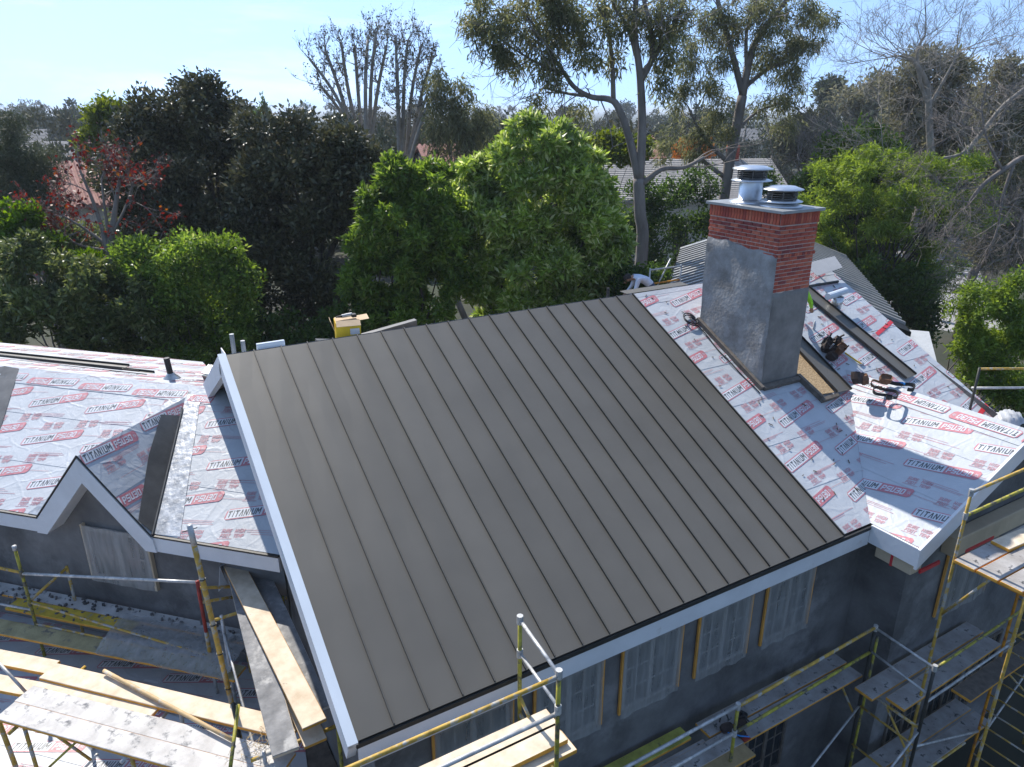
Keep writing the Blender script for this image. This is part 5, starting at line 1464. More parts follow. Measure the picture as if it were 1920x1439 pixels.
# ================================================================ vegetation
def fp(px, py, dist):                 # point seen at (px, py), dist metres ahead
    r = ray(px, py); return _C + r * (dist / (r @ _fw))
def nrm(a): return a / np.maximum(np.linalg.norm(a, axis=1, keepdims=True), 1e-9)
def leaf_mesh(name, P, D, Ln, Wd, m, rng, droop=0.0):
    n = len(P); D = nrm(D)
    S = nrm(np.cross(D, rng.normal(size=(n, 3))))
    Ln = np.asarray(Ln)[:, None]; Wd = np.asarray(Wd)[:, None]
    mid = P + D * Ln * .45; tip = P + D * Ln
    tip = tip.copy(); tip[:, 2] -= droop * Ln[:, 0]
    V = np.stack([P, mid + S * Wd * .5, tip, mid - S * Wd * .5], axis=1).reshape(-1, 3)
    me = bpy.data.meshes.new(name)
    me.vertices.add(4 * n); me.vertices.foreach_set('co', V.astype(np.float32).ravel())
    me.loops.add(4 * n); me.loops.foreach_set('vertex_index', np.arange(4 * n, dtype=np.int32))
    me.polygons.add(n); me.polygons.foreach_set('loop_start', np.arange(0, 4 * n, 4, dtype=np.int32))
    try: me.polygons.foreach_set('loop_total', np.full(n, 4, dtype=np.int32))
    except Exception: pass
    me.materials.append(m); me.update(calc_edges=True)
    return me
def lobe_leaves(lobes, nclump, per, ln, wd, rng, up=.5, spread=.9, shell=(.72, 1.05), clump_r=.16, hang=0.0, cull=.45, squash=1.0, inner=.18, sub=13):
    """leaf clumps over the outer shell of a set of ellipsoids; lobes: (centre, (rx, ry, rz))"""
    C0_ = np.array([l[0] for l in lobes], float); R0_ = np.array([l[1] for l in lobes], float)
    if sub > 1:                       # each lobe breaks up into smaller bosses of foliage
        sc_, sr_ = [], []
        for c, r in zip(C0_, R0_):
            dd = nrm(rng.normal(size=(sub, 3))); k = rng.uniform(.50, .88, (sub, 1)); q = rng.uniform(.20, .38, (sub, 1))
            sc_.append(c + dd * r * k); sr_.append(r * q)
        C = np.concatenate(sc_); Rr = np.concatenate(sr_)
        own = np.repeat(np.arange(len(C0_)), sub)
    else:
        C, Rr = C0_, R0_; own = np.arange(len(C0_))
    nl_ = len(C)
    area = (Rr[:, 0] * Rr[:, 1] * Rr[:, 2]) ** (2 / 3.); pr_ = area / area.sum()
    idx = rng.choice(nl_, size=nclump, p=pr_)
    d = nrm(rng.normal(size=(nclump, 3)))
    # uneven outline: radius wobbles with direction
    wob = 1 + .16 * np.sin(d[:, 0] * 5 + idx * 1.7) * np.sin(d[:, 1] * 4.3 + idx) + .12 * np.sin(d[:, 2] * 7 + idx * 2.3)
    rad = rng.uniform(shell[0], shell[1], nclump) * wob
    deep = rng.random(nclump) < inner
    rad[deep] *= rng.uniform(.35, .8, deep.sum())
    P = C[idx] + d * Rr[idx] * rad[:, None]
    keep = np.ones(nclump, bool)
    for k in range(len(C0_)):
        q = np.linalg.norm((P - C0_[k]) / R0_[k], axis=1)
        keep &= ~((q < .60) & (own[idx] != k))
    toc = nrm(_C[None, :] - P)
    away = (d * toc).sum(1) < -.35
    keep &= ~(away & (rng.random(nclump) < cull))
    P = P[keep]; d = d[keep]
    n = len(P)
    base = np.repeat(P, per, axis=0); out = np.repeat(d, per, axis=0)
    m = n * per
    D = out * .55 + rng.normal(size=(m, 3)) * spread * .6
    D[:, 2] += up - hang
    D = nrm(D)
    pos = base + rng.normal(size=(m, 3)) * clump_r
    return pos, D, ln * rng.uniform(.7, 1.3, m), wd * rng.uniform(.75, 1.25, m)
def limb(mb, a, b, r0, r1, rng, bend=.08, seg=6, n=5):
    a = np.array(a, float); b = np.array(b, float); L = np.linalg.norm(b - a)
    pts = []; rr_ = []
    off = rng.normal(size=3) * bend * L
    for i in range(n + 1):
        t = i / n; p = a + (b - a) * t + off * math.sin(math.pi * t) + (rng.normal(size=3) * .015 * L if 0 < i < n else 0)
        pts.append(p); rr_.append(r0 + (r1 - r0) * t)
    mb.tube(pts, rr_, seg, cap=True)
def twigs(mb, p, d, L, r, depth, rng, spread=.55, kids=3, up=.15, minr=.004):
    d = d / np.linalg.norm(d)
    n = 3; pts = [p]; q = p.copy(); dd = d.copy()
    for i in range(n):
        dd = dd + rng.normal(size=3) * .16; dd[2] += up * .3; dd /= np.linalg.norm(dd)
        q = q + dd * L / n; pts.append(q.copy())
    mb.tube(pts, [max(minr, r * (1 - .5 * i / n)) for i in range(n + 1)], 3 if r < .03 else 5, cap=False)
    if depth <= 0: return
    for k in range(kids):
        t = rng.integers(1, n + 1); nd = dd + rng.normal(size=3) * spread; nd[2] += up
        twigs(mb, np.array(pts[t]), nd, L * rng.uniform(.55, .8), r * .55, depth - 1, rng, spread, kids, up, minr)

LEAFCOUNT = 0
def px_lobes(lst, dist, depth_scale=.9):
    out = []
    for l in lst:
        px, py, rx, ry = l[:4]; dd = l[4] if len(l) > 4 else 0.0
        c = fp(px, py, dist + dd); k = (dist + dd) / 1462.4
        out.append((c, (rx * k, rx * k * depth_scale, ry * k)))
    return out
def tree(name, label, base, lobes, m, nclump, per, ln, wd, seed, bark=M_BARK, tr=.16, cat='tree', group=None, limbs=True, trunk_top=None, **kw):
    global LEAFCOUNT
    rng = np.random.default_rng(seed)
    root = empty(name, (base[0], base[1], 0))
    org = np.array([base[0], base[1], 0.0])
    L2 = [(np.array(c) - org, r) for c, r in lobes]
    cam_save = _C.copy(); _C[:] = _C - org
    pos, D, ll, ww = lobe_leaves(L2, nclump, per, ln, wd, rng, **{k: v for k, v in kw.items() if k != 'droop'})
    _C[:] = cam_save
    me = leaf_mesh('crown', pos, D, ll, ww, m, rng, kw.get('droop', .1)); LEAFCOUNT += len(pos)
    link('crown', me, root)
    mb = MB()
    cz = np.mean([c for c, _ in L2], axis=0); topz = cz[2] if trunk_top is None else trunk_top
    fork = np.array([cz[0] * .6, cz[1] * .6, max(.8, topz * .55)])
    limb(mb, (0, 0, -.1), fork, tr * 1.25, tr * .8, rng, .03, 9)
    if limbs:
        for c, r in L2:
            limb(mb, fork, fork + (np.array(c) - fork) * .8, tr * .45, tr * .12, rng, .08, 5)
    mb.build('trunk', bark, root, smooth=True)
    tag(root, label, cat, group)
    return root

LM_FICUS = leaf_mat('leaf_ficus', (0.045, 0.050, 0.026), (0.110, 0.112, 0.060), (0.25, 0.22, 0.14), rough=.42, trans=.16, spec=.4)
LM_BRIGHT = leaf_mat('leaf_bright', (0.15, 0.245, 0.045), (0.36, 0.48, 0.115), (0.72, 0.74, 0.48), rough=.38, trans=.5, spec=.5, c3pos=.72)  # palest third colour paints sun glints on the glossy leaves
LM_MID = leaf_mat('leaf_mid', (0.085, 0.160, 0.027), (0.215, 0.325, 0.062), (0.37, 0.43, 0.16), rough=.42, trans=.5)
LM_DEEP = leaf_mat('leaf_deep', (0.035, 0.075, 0.016), (0.095, 0.165, 0.036), rough=.45, trans=.45)
LM_LOQ = leaf_mat('leaf_loquat', (0.065, 0.10, 0.030), (0.18, 0.215, 0.080), (0.34, 0.36, 0.20), rough=.4, trans=.42, spec=.45)
LM_YEL = leaf_mat('leaf_yellowgreen', (0.085, 0.125, 0.012), (0.19, 0.24, 0.03), rough=.5, trans=.4)
LM_EUC = leaf_mat('leaf_eucalyptus', (0.10, 0.115, 0.052), (0.22, 0.23, 0.115), (0.34, 0.31, 0.18), rough=.5, trans=.48)
LM_FEATH = leaf_mat('leaf_feathery', (0.11, 0.18, 0.026), (0.27, 0.37, 0.070), rough=.55, trans=.5)
LM_FRESH = leaf_mat('leaf_fresh', (0.07, 0.14, 0.012), (0.15, 0.26, 0.025), rough=.5, trans=.45)
LM_PINE = leaf_mat('leaf_pine', (0.050, 0.065, 0.036), (0.10, 0.12, 0.07), rough=.6, trans=.25)
LM_GREY = leaf_mat('leaf_greybrown', (0.12, 0.118, 0.070), (0.25, 0.24, 0.15), rough=.7, trans=.4)
LM_RED = leaf_mat('leaf_red', (0.10, 0.022, 0.016), (0.24, 0.050, 0.026), (0.40, 0.17, 0.04), rough=.55, trans=.3)
LM_FAR = leaf_mat('leaf_far', (0.030, 0.045, 0.022), (0.070, 0.088, 0.040), rough=.8, trans=.1)
LM_FAR2 = leaf_mat('leaf_far_olive', (0.060, 0.062, 0.030), (0.11, 0.105, 0.05), rough=.8, trans=.1)

# --- two big dark evergreens
tree('ficus_tree', 'tall dark evergreen with the highest dome left of the bare pollarded trees', far(345, 25.5),
     px_lobes([(345, 215, 95, 60), (300, 215, 70, 50), (410, 235, 80, 55), (255, 260, 70, 55), (340, 300, 130, 80), (250, 360, 75, 75), (400, 380, 120, 90), (310, 440, 110, 90, -1), (440, 470, 100, 90, -1), (375, 170, 45, 25), (470, 300, 70, 70, .5)], 25.5),
     LM_FICUS, 7600, 8, .19, .085, 101, tr=.30, bark=M_BARKD, up=.35, clump_r=.14)
tree('ficus_tree', 'wide dark evergreen standing right of the taller dark dome', far(590, 23.5),
     px_lobes([(530, 270, 95, 65), (610, 265, 90, 60), (675, 300, 60, 70), (560, 345, 120, 80), (650, 380, 75, 80), (520, 440, 100, 80), (600, 470, 100, 90), (500, 540, 90, 70), (585, 560, 80, 70), (660, 330, 55, 50, -.6)], 23.5),
     LM_FICUS, 7200, 8, .19, .085, 102, tr=.30, bark=M_BARKD, up=.35, clump_r=.14)
# --- bright green trees in the middle
tree('laurel_tree', 'bright glossy green tree with sun glints painted as pale leaves in the middle behind the ridge', far(1005, 21.5),
     px_lobes([(1010, 270, 65, 50), (960, 320, 80, 65), (1065, 330, 75, 65), (1010, 380, 120, 90), (930, 420, 80, 80), (1100, 420, 70, 85), (900, 500, 70, 80), (1000, 500, 120, 80), (1090, 520, 75, 80), (960, 560, 110, 60), (885, 330, 40, 40), (1130, 370, 40, 55), (1060, 575, 90, 50), (985, 245, 28, 30), (1045, 255, 26, 28), (870, 400, 45, 60), (1140, 460, 45, 70), (860, 470, 50, 60), (1150, 540, 40, 60)], 21.5),
     LM_BRIGHT, 8200, 12, .25, .078, 103, tr=.13, up=.35, clump_r=.035, spread=1.25, bark=M_BARKD)
tree('laurel_tree', 'mid green tree between the dark evergreens and the bright glossy tree', far(760, 20.5),
     px_lobes([(740, 345, 48, 50), (800, 350, 60, 55), (770, 420, 85, 75), (700, 440, 60, 80), (840, 440, 60, 80), (730, 520, 85, 80), (820, 530, 80, 70), (680, 540, 55, 60), (770, 585, 100, 50)], 20.5),
     LM_MID, 5000, 12, .22, .07, 104, tr=.11, up=.35, clump_r=.04, spread=1.2, bark=M_BARKD)
# --- shrubs at the left, nearer
tree('loquat_tree', 'grey-green broad-leaved shrub at the left edge behind the left wing', far(120, 19.0),
     px_lobes([(60, 520, 80, 60), (150, 530, 80, 55), (230, 570, 65, 60), (110, 590, 110, 70), (30, 600, 70, 70), (200, 630, 80, 50), (280, 640, 50, 40), (100, 500, 50, 35), (40, 480, 60, 50)], 19.0),
     LM_LOQ, 3300, 8, .20, .075, 105, tr=.09, up=.3, clump_r=.06, spread=1.2)
tree('green_shrub', 'lush green leafy tree between the loquat shrub and the dark evergreens', far(365, 20.0),
     px_lobes([(290, 490, 70, 45), (370, 480, 80, 50), (430, 530, 60, 60), (330, 560, 100, 70), (420, 600, 70, 60), (270, 560, 55, 55), (350, 640, 100, 45), (250, 480, 45, 35), (455, 620, 40, 50)], 20.0),
     LM_MID, 4600, 8, .14, .062, 106, tr=.09, up=.4, clump_r=.10)
tree('fresh_shrub', 'yellow-green fresh shrub at the far left edge', far(15, 21.0),
     px_lobes([(30, 405, 38, 32), (-10, 430, 60, 45), (20, 450, 50, 40), (80, 470, 40, 30), (165, 500, 45, 26)], 21.0), LM_FRESH, 1300, 8, .17, .08, 107, tr=.07, up=.5, clump_r=.08)
tree('pine_tree', 'dusky grey-green conifer at the left edge', far(30, 28.0),
     px_lobes([(0, 240, 50, 35), (40, 290, 60, 40), (-10, 320, 70, 50), (70, 330, 45, 40), (20, 380, 90, 50), (90, 380, 40, 40), (30, 430, 80, 40)], 28.0), LM_PINE, 3400, 9, .20, .028, 108, tr=.18, up=.1, clump_r=.16, spread=1.3)
tree('yellow_green_tree', 'yellow-green tree behind the left side of the dark dome', far(205, 36.0),
     px_lobes([(200, 235, 42, 38), (185, 270, 35, 40), (225, 215, 32, 26), (215, 290, 40, 40)], 36.0), LM_YEL, 1500, 8, .26, .11, 109, tr=.14, up=.5, clump_r=.16)
tree('green_shrub', 'green shrub under the red-leaved tree in front of the tiled roof', far(175, 29), px_lobes([(120, 440, 45, 36), (180, 450, 50, 36), (240, 440, 45, 40), (150, 480, 70, 36), (210, 490, 60, 36)], 29), LM_LOQ, 1300, 8, .20, .085, 124, tr=.08, up=.4, clump_r=.1)
# --- red-leaved bare tree
def bare_tree(name, label, dist, base_px, stems, bark, seed, leafm=None, leaf_n=0, leaf_sz=(.16, .1), twig=(1.4, .02, 3), kids=3, spread=.55, r0=.12, group=None, up=.15, leaf_spread=.5):
    global LEAFCOUNT
    rng = np.random.default_rng(seed)
    b = far(base_px, dist); root = empty(name, (b[0], b[1], 0)); org = np.array([b[0], b[1], 0])
    mb = MB(); tips = []
    tw = MB()
    for st in stems:
        pts = []
        for q in st['p']:
            dd = q[2] if len(q) > 2 else 0.0
            pts.append(fp(q[0], q[1], dist + dd) - org)
        if st.get('ground'): pts = [np.array([0, 0, -.1]) + (pts[0] - pts[0])] + pts
        n = len(pts); ra, rb = st['r']
        # smooth path
        path = []; rads = []
        for i in range(n - 1):
            p0 = pts[max(0, i - 1)]; p1 = pts[i]; p2 = pts[i + 1]; p3 = pts[min(n - 1, i + 2)]
            for k in range(4):
                t = k / 4
                path.append(.5 * (2 * p1 + (p2 - p0) * t + (2 * p0 - 5 * p1 + 4 * p2 - p3) * t * t + (3 * p1 - p0 - 3 * p2 + p3) * t ** 3)); rads.append(ra + (rb - ra) * (i + t) / (n - 1))
        path.append(pts[-1]); rads.append(rb)
        mb.tube(path, rads, 8 if ra > .06 else 6)
        nt = st.get('twigs', 4)
        for k in range(nt):
            i = int(len(path) * (st.get('from', .45) + (1 - st.get('from', .45)) * (k + .5) / nt)); i = min(i, len(path) - 1)
            d = path[min(i + 1, len(path) - 1)] - path[i - 1]; d = d / (np.linalg.norm(d) + 1e-9) * .6 + rng.normal(size=3) * .7; d[2] += up
            twigs(tw, path[i].copy(), d, twig[0] * rng.uniform(.6, 1.2), twig[1], twig[2], rng, spread, kids, up)
        tips.append(path)
    mb.build('trunk', bark, root, smooth=True)
    if tw.f: tag(tw.build('twigs', bark, root), kind='stuff')
    if leafm is not None and leaf_n:
        allp = np.array(tw.v); sel = rng.choice(len(allp), leaf_n)
        P = allp[sel] + rng.normal(size=(leaf_n, 3)) * .06
        D = rng.normal(size=(leaf_n, 3)) * leaf_spread; D[:, 2] -= .2
        me = leaf_mesh('leaves', P, D, leaf_sz[0] * rng.uniform(.7, 1.3, leaf_n), leaf_sz[1] * rng.uniform(.7, 1.3, leaf_n), leafm, rng, .1); LEAFCOUNT += leaf_n
        link('crown', me, root)
    tag(root, label, 'tree', group)
    return root
bare_tree('red_leaf_tree', 'small half-bare tree with red and orange leaves at left', 22.0, 200,
          [dict(p=[(205, 480), (195, 440), (175, 380), (150, 320)], r=(.10, .03), ground=True), dict(p=[(205, 470), (215, 400), (225, 330)], r=(.11, .04)), dict(p=[(200, 460), (160, 430), (110, 400)], r=(.06, .02)),
           dict(p=[(205, 450), (195, 380), (190, 335)], r=(.06, .02)), dict(p=[(200, 470), (150, 460), (115, 440)], r=(.05, .02)), dict(p=[(210, 440), (235, 390), (250, 340)], r=(.05, .02))],
          M_BARK, 201, LM_RED, 1300, (.13, .075), (1.0, .022, 3), 3)
# --- pollarded trees
def stemfan(bx, by, tips, r):
    out = []
    for i, (tx, ty, mx_, my_) in enumerate(tips):
        out.append(dict(p=[(bx + (i % 3 - 1) * 3, by, (i % 3) * .4), (mx_, my_, (i % 4 - 1.5) * .5), (tx, ty, (i % 5 - 2) * .6)], r=(r, r * .5), twigs=12, **{'from': .5}, ground=(i == 0)))
    return out
bare_tree('pollarded_tree', 'left pollarded pale bare tree above the dark evergreens', 46, 690,
          stemfan(690, 350, [(580, 110, 640, 200), (610, 95, 640, 180), (640, 80, 655, 180), (665, 85, 672, 180), (690, 70, 685, 170), (705, 62, 695, 170), (725, 85, 705, 190), (600, 160, 650, 230)], .15),
          M_BARKP, 202, LM_FAR2, 1700, (.14, .08), (.75, .03, 3), 3, .6, up=.4)
bare_tree('pollarded_tree', 'right pollarded pale bare tree above the bright trees', 44, 760,
          stemfan(755, 360, [(742, 70, 745, 170), (765, 75, 757, 170), (790, 85, 770, 190), (810, 110, 785, 200), (825, 150, 790, 230), (745, 120, 748, 220), (800, 180, 775, 260)], .14),
          M_BARKP, 203, LM_FAR2, 1900, (.14, .08), (.75, .03, 3), 3, .6, up=.4)
tree('podocarpus_tree', 'loose weeping grey-green tree right of the pollarded trees', far(865, 42),
     px_lobes([(820, 165, 22, 28), (860, 175, 26, 24), (880, 215, 40, 40), (835, 220, 30, 50), (905, 250, 30, 40), (850, 270, 45, 40), (820, 260, 25, 50)], 42), LM_EUC, 1100, 8, .36, .06, 110, tr=.16, up=-.3, clump_r=.22, hang=.5, inner=.3)
# --- eucalyptus
def euc(name, label, dist, base_px, stems, lobes, seed, ncl, ln=.26):
    root = bare_tree(name, label, dist, base_px, stems, M_BARKE, seed, twig=(1.8, .028, 2), kids=3, spread=.6, up=0.0)
    org = np.array(root.location)
    rng = np.random.default_rng(seed + 1)
    L2 = [(np.array(c) - org, r) for c, r in px_lobes(lobes, dist, 1.0)]
    cam_save = _C.copy(); _C[:] = _C - org
    pos, D, ll, ww = lobe_leaves(L2, ncl, 9, ln, .045, rng, up=.05, hang=.45, spread=.9, shell=(.3, 1.0), clump_r=.16, inner=.3, cull=.1, sub=8)
    _C[:] = cam_save
    global LEAFCOUNT
    LEAFCOUNT += len(pos)
    link('crown', leaf_mesh('crown', pos, D, ll, ww, LM_EUC, rng, .25), root)
    return root
euc('eucalyptus_tree', 'tall eucalyptus with a forked grey trunk left of the chimney', 27.0, 1203,
    [dict(p=[(1203, 480), (1200, 400), (1197, 335)], r=(.24, .20), ground=True, twigs=0),
     dict(p=[(1197, 335), (1180, 260), (1158, 200), (1140, 186), (1108, 182), (1075, 162), (1045, 118), (1020, 95)], r=(.15, .05), twigs=7),
     dict(p=[(1199, 335), (1204, 240), (1200, 140), (1190, 60), (1195, -30)], r=(.17, .08), twigs=5),
     dict(p=[(1203, 150), (1222, 110), (1218, 50), (1200, -30)], r=(.10, .06), twigs=3), dict(p=[(1200, 130), (1180, 60), (1150, 10)], r=(.10, .05), twigs=4), dict(p=[(1205, 140), (1250, 70), (1285, 0)], r=(.10, .05), twigs=4),
     dict(p=[(1150, 186), (1148, 120), (1140, 60), (1120, 10)], r=(.09, .04), twigs=5), dict(p=[(1095, 180), (1060, 175), (1020, 165)], r=(.06, .03), twigs=4), dict(p=[(1060, 140), (1010, 120), (960, 90)], r=(.06, .025), twigs=5),
     dict(p=[(1203, 345), (1240, 318), (1270, 316), (1290, 312), (1320, 295)], r=(.11, .05), twigs=3), dict(p=[(1040, 110), (1010, 60), (980, 20)], r=(.05, .025), twigs=5)],
    [(900, 25, 45, 40), (935, 75, 50, 40), (985, 35, 55, 45), (960, 120, 38, 30), (1005, 110, 45, 35), (1050, 50, 50, 45), (1110, 40, 50, 50), (1100, 110, 35, 35), (1160, 40, 40, 50), (1010, 195, 22, 20), (1040, 150, 28, 24), (1150, 110, 28, 34), (1085, 205, 26, 24), (1210, 30, 45, 40), (1250, 90, 40, 45), (1260, 20, 40, 40), (1235, 160, 28, 40), (1030, 0, 60, 40), (900, 70, 30, 26)],
    301, 2000, .24)
euc('eucalyptus_tree', 'second eucalyptus with a leaning pale trunk behind the chimney', 37.0, 1362,
    [dict(p=[(1362, 340), (1375, 270), (1392, 180)], r=(.27, .22), ground=True, twigs=0),
     dict(p=[(1392, 180), (1412, 90), (1445, 40), (1490, -20)], r=(.19, .08), twigs=6), dict(p=[(1392, 175), (1370, 90), (1350, 20), (1340, -30)], r=(.16, .08), twigs=6),
     dict(p=[(1395, 165), (1440, 130), (1490, 110), (1530, 70)], r=(.12, .04), twigs=6), dict(p=[(1378, 250), (1420, 210), (1480, 190)], r=(.09, .03), twigs=5), dict(p=[(1360, 300), (1320, 260), (1290, 200)], r=(.12, .04), twigs=6), dict(p=[(1355, 330), (1310, 290), (1330, 250)], r=(.12, .05), twigs=4), dict(p=[(1400, 130), (1400, 60), (1420, 0)], r=(.10, .05), twigs=5)],
    [(1290, 60, 45, 45), (1300, 130, 45, 45), (1345, 20, 50, 45), (1350, 90, 45, 45), (1410, 40, 55, 45), (1460, 80, 50, 40), (1500, 60, 45, 35), (1555, 38, 35, 26), (1530, 85, 38, 30), (1480, 130, 40, 32), (1430, 130, 40, 40), (1330, 180, 42, 45), (1280, 200, 32, 50), (1260, 270, 28, 50), (1450, 200, 45, 26), (1500, 175, 34, 22), (1350, 240, 34, 34), (1300, 270, 34, 38), (1490, 10, 45, 36), (1480, 235, 34, 22)],
    303, 2300, .30)
# --- hedge behind the chimney
tree('dark_shrub', 'dark green shrub right of the first eucalyptus trunk', far(1270, 33), px_lobes([(1265, 370, 55, 45), (1310, 350, 40, 40), (1240, 420, 40, 55), (1300, 430, 60, 60), (1240, 480, 45, 45), (1165, 470, 45, 70, 1), (1330, 460, 50, 50), (1230, 520, 40, 40, -4), (1180, 400, 45, 45), (1150, 440, 45, 60), (1200, 350, 26, 20)], 33), LM_DEEP, 2600, 8, .18, .08, 111, tr=.10, up=.4, clump_r=.12)
tree('dark_shrub', 'dark green shrub just right of the flue caps', far(1500, 32), px_lobes([(1480, 375, 50, 45), (1540, 360, 45, 45), (1440, 350, 30, 25), (1510, 430, 60, 50), (1560, 420, 50, 60), (1580, 470, 50, 50)], 32), LM_DEEP, 2600, 8, .18, .08, 112, tr=.10, up=.4, clump_r=.12)
for k, (px, d_, top, wpx, lab) in enumerate(((520, 20.5, 590, 70, 'low dark shrub at the foot of the dark evergreens behind the left gable'), (640, 20.0, 585, 70, 'low dark shrub behind the yellow carton'), (1180, 21, 500, 45, 'dark shrub in the shade at the first eucalyptus trunk'), (430, 21.5, 560, 60, 'low dark shrub between the lush tree and the dark evergreens'))):
    tree('dark_shrub', lab, far(px, d_), px_lobes([(px - wpx * .4, top + 40, wpx * .6, 40), (px + wpx * .4, top + 45, wpx * .6, 42), (px, top + 90, wpx, 50), (px, top + 20, wpx * .5, 30)], d_), LM_DEEP, 900, 8, .17, .075, 140 + k, tr=.06, up=.4, clump_r=.12, group=None, bark=M_BARKD)
# --- right side
fr = random.Random(17)
fl_ = []
for k in range(88):
    t = fr.uniform(0, 1); py = 290 + 270 * t
    half = 70 + 110 * math.sin(math.pi * min(1, .18 + t * .75)); px = 1690 + fr.uniform(-half, half) - 20 * t
    fl_.append((px, py, fr.uniform(30, 58), fr.uniform(12, 22), fr.uniform(-1.8, 1.8)))
tree('feathery_tree', 'feathery yellow-green tree right of the chimney', far(1700, 29.5), px_lobes(fl_, 29.5),
     LM_FEATH, 7800, 9, .21, .042, 113, tr=.12, up=.0, clump_r=.10, spread=1.3, inner=.35, sub=5, bark=M_BARKD)
tree('fresh_tree', 'fresh bright green tree top standing behind the feathery tree', far(1615, 33), px_lobes([(1612, 262, 40, 36), (1570, 300, 48, 34), (1655, 290, 44, 40), (1600, 330, 70, 40), (1695, 315, 40, 30), (1545, 335, 46, 30), (1580, 380, 70, 44), (1530, 390, 40, 40), (1660, 370, 60, 40)], 33), LM_FRESH, 3400, 8, .22, .10, 114, tr=.12, up=.4, clump_r=.12)
tree('dark_bush', 'dark shaded bush below the feathery tree beside the rear roof', far(1700, 27), px_lobes([(1650, 520, 50, 45), (1700, 550, 50, 55), (1735, 600, 40, 55), (1690, 590, 40, 40)], 27), LM_DEEP, 1700, 8, .17, .07, 115, tr=.08, up=.4, clump_r=.12)
tree('olive_shrub', 'sunlit yellow-green shrub at the right edge beyond the roof', far(1860, 17), px_lobes([(1840, 560, 55, 45), (1900, 560, 45, 50), (1870, 620, 70, 50), (1820, 640, 40, 50), (1920, 640, 50, 60), (1860, 700, 70, 50), (1810, 590, 35, 40), (1900, 740, 60, 50)], 17), LM_FEATH, 3200, 9, .13, .04, 116, tr=.08, up=.3, clump_r=.08, spread=1.2)
tree('greybrown_tree', 'tall dusty grey-green tree behind the bare tree at right', far(1760, 44), px_lobes([(1700, 150, 45, 40), (1745, 120, 45, 30), (1800, 150, 50, 45), (1770, 200, 70, 50), (1700, 220, 50, 50), (1680, 290, 50, 40), (1830, 220, 50, 60), (1790, 280, 80, 50)], 44), LM_GREY, 3600, 8, .34, .10, 117, tr=.25, up=.3, clump_r=.22, inner=.4)
tree('greybrown_tree', 'dusty grey-green tree at the right edge of the frame', far(1890, 38), px_lobes([(1900, 150, 50, 45), (1870, 210, 50, 50), (1920, 230, 60, 60), (1880, 300, 70, 50), (1850, 380, 60, 60), (1910, 400, 60, 70), (1870, 460, 60, 50)], 38), LM_GREY, 3400, 8, .30, .08, 118, tr=.22, up=.3, clump_r=.2, inner=.4)
bare_tree('bare_tree', 'leafless pale grey tree with spreading limbs at right', 30, 1750,
          [dict(p=[(1752, 400), (1748, 330), (1742, 230), (1738, 160), (1715, 118), (1700, 110)], r=(.20, .06), ground=True, twigs=7), dict(p=[(1745, 210), (1725, 150), (1720, 100), (1735, 65)], r=(.08, .03), twigs=7), dict(p=[(1742, 200), (1770, 150), (1800, 95)], r=(.07, .025), twigs=8),
           dict(p=[(1748, 330), (1700, 330), (1650, 290)], r=(.07, .02), twigs=7), dict(p=[(1747, 300), (1800, 290), (1830, 260)], r=(.08, .03), twigs=8), dict(p=[(1748, 320), (1790, 310), (1840, 250), (1880, 200), (1930, 160)], r=(.11, .07), twigs=8), dict(p=[(1715, 118), (1690, 105), (1660, 110)], r=(.05, .015), twigs=7)],
          M_BARKP, 211, None, 0, twig=(1.7, .022, 4), kids=3, spread=.7)
bare_tree('bare_tree', 'leafless branches reaching in from the right edge above the olive shrub', 25, 1960,
          [dict(p=[(1990, 420), (1960, 330), (1925, 295), (1880, 320), (1840, 350), (1815, 385)], r=(.14, .05), ground=True, twigs=12), dict(p=[(1900, 310), (1880, 370), (1870, 430), (1850, 480)], r=(.06, .02), twigs=12), dict(p=[(1880, 320), (1850, 260), (1840, 200)], r=(.05, .02), twigs=9), dict(p=[(1960, 330), (1920, 400), (1890, 480)], r=(.07, .02), twigs=14)],
          M_BARK, 212, None, 0, twig=(1.5, .02, 4), kids=3, spread=.6, up=-.05)
bare_tree('bare_tree', 'thin purple-grey bare shrub under the fresh green tree', 34, 1525, [dict(p=[(1525, 360), (1522, 320), (1520, 285)], r=(.06, .02), ground=True, twigs=12, **{'from': .2}), dict(p=[(1525, 350), (1545, 310), (1555, 280)], r=(.05, .02), twigs=10), dict(p=[(1525, 350), (1500, 310), (1495, 290)], r=(.05, .02), twigs=10)], M_BARK, 213, None, 0, twig=(1.3, .018, 3), kids=3)
tree('olive_dome_tree', 'rounded olive green tree in the distance right of the second eucalyptus', far(1520, 75), px_lobes([(1520, 240, 45, 30), (1490, 255, 34, 26), (1555, 255, 30, 26), (1520, 275, 55, 24)], 75), LM_FAR2, 1200, 8, .55, .25, 119, tr=.3, up=.3, clump_r=.4)
tree('tall_pine_tree', 'tall dark pine silhouetted in the distance right of the eucalyptus', far(1560, 110), px_lobes([(1560, 165, 16, 10), (1548, 178, 14, 8), (1572, 180, 16, 9), (1558, 195, 18, 9)], 110), LM_PINE, 500, 8, .9, .3, 120, tr=.3, up=.2, clump_r=.5)
tree('ridge_tree', 'brownish wooded crown on the right skyline behind the bare tree', far(1640, 85), px_lobes([(1600, 190, 40, 22), (1640, 175, 40, 26), (1680, 190, 34, 34), (1620, 220, 60, 26)], 85), LM_GREY, 1300, 8, .6, .2, 121, tr=.3, up=.3, clump_r=.5)
tree('hedge', 'clipped bright hedge behind the bright glossy tree', far(1150, 42), px_lobes([(1080, 270, 40, 16), (1130, 268, 50, 18), (1190, 275, 40, 18), (1160, 290, 70, 16)], 42), LM_YEL, 900, 8, .28, .14, 122, tr=.1, up=.3, clump_r=.16, cat='hedge')
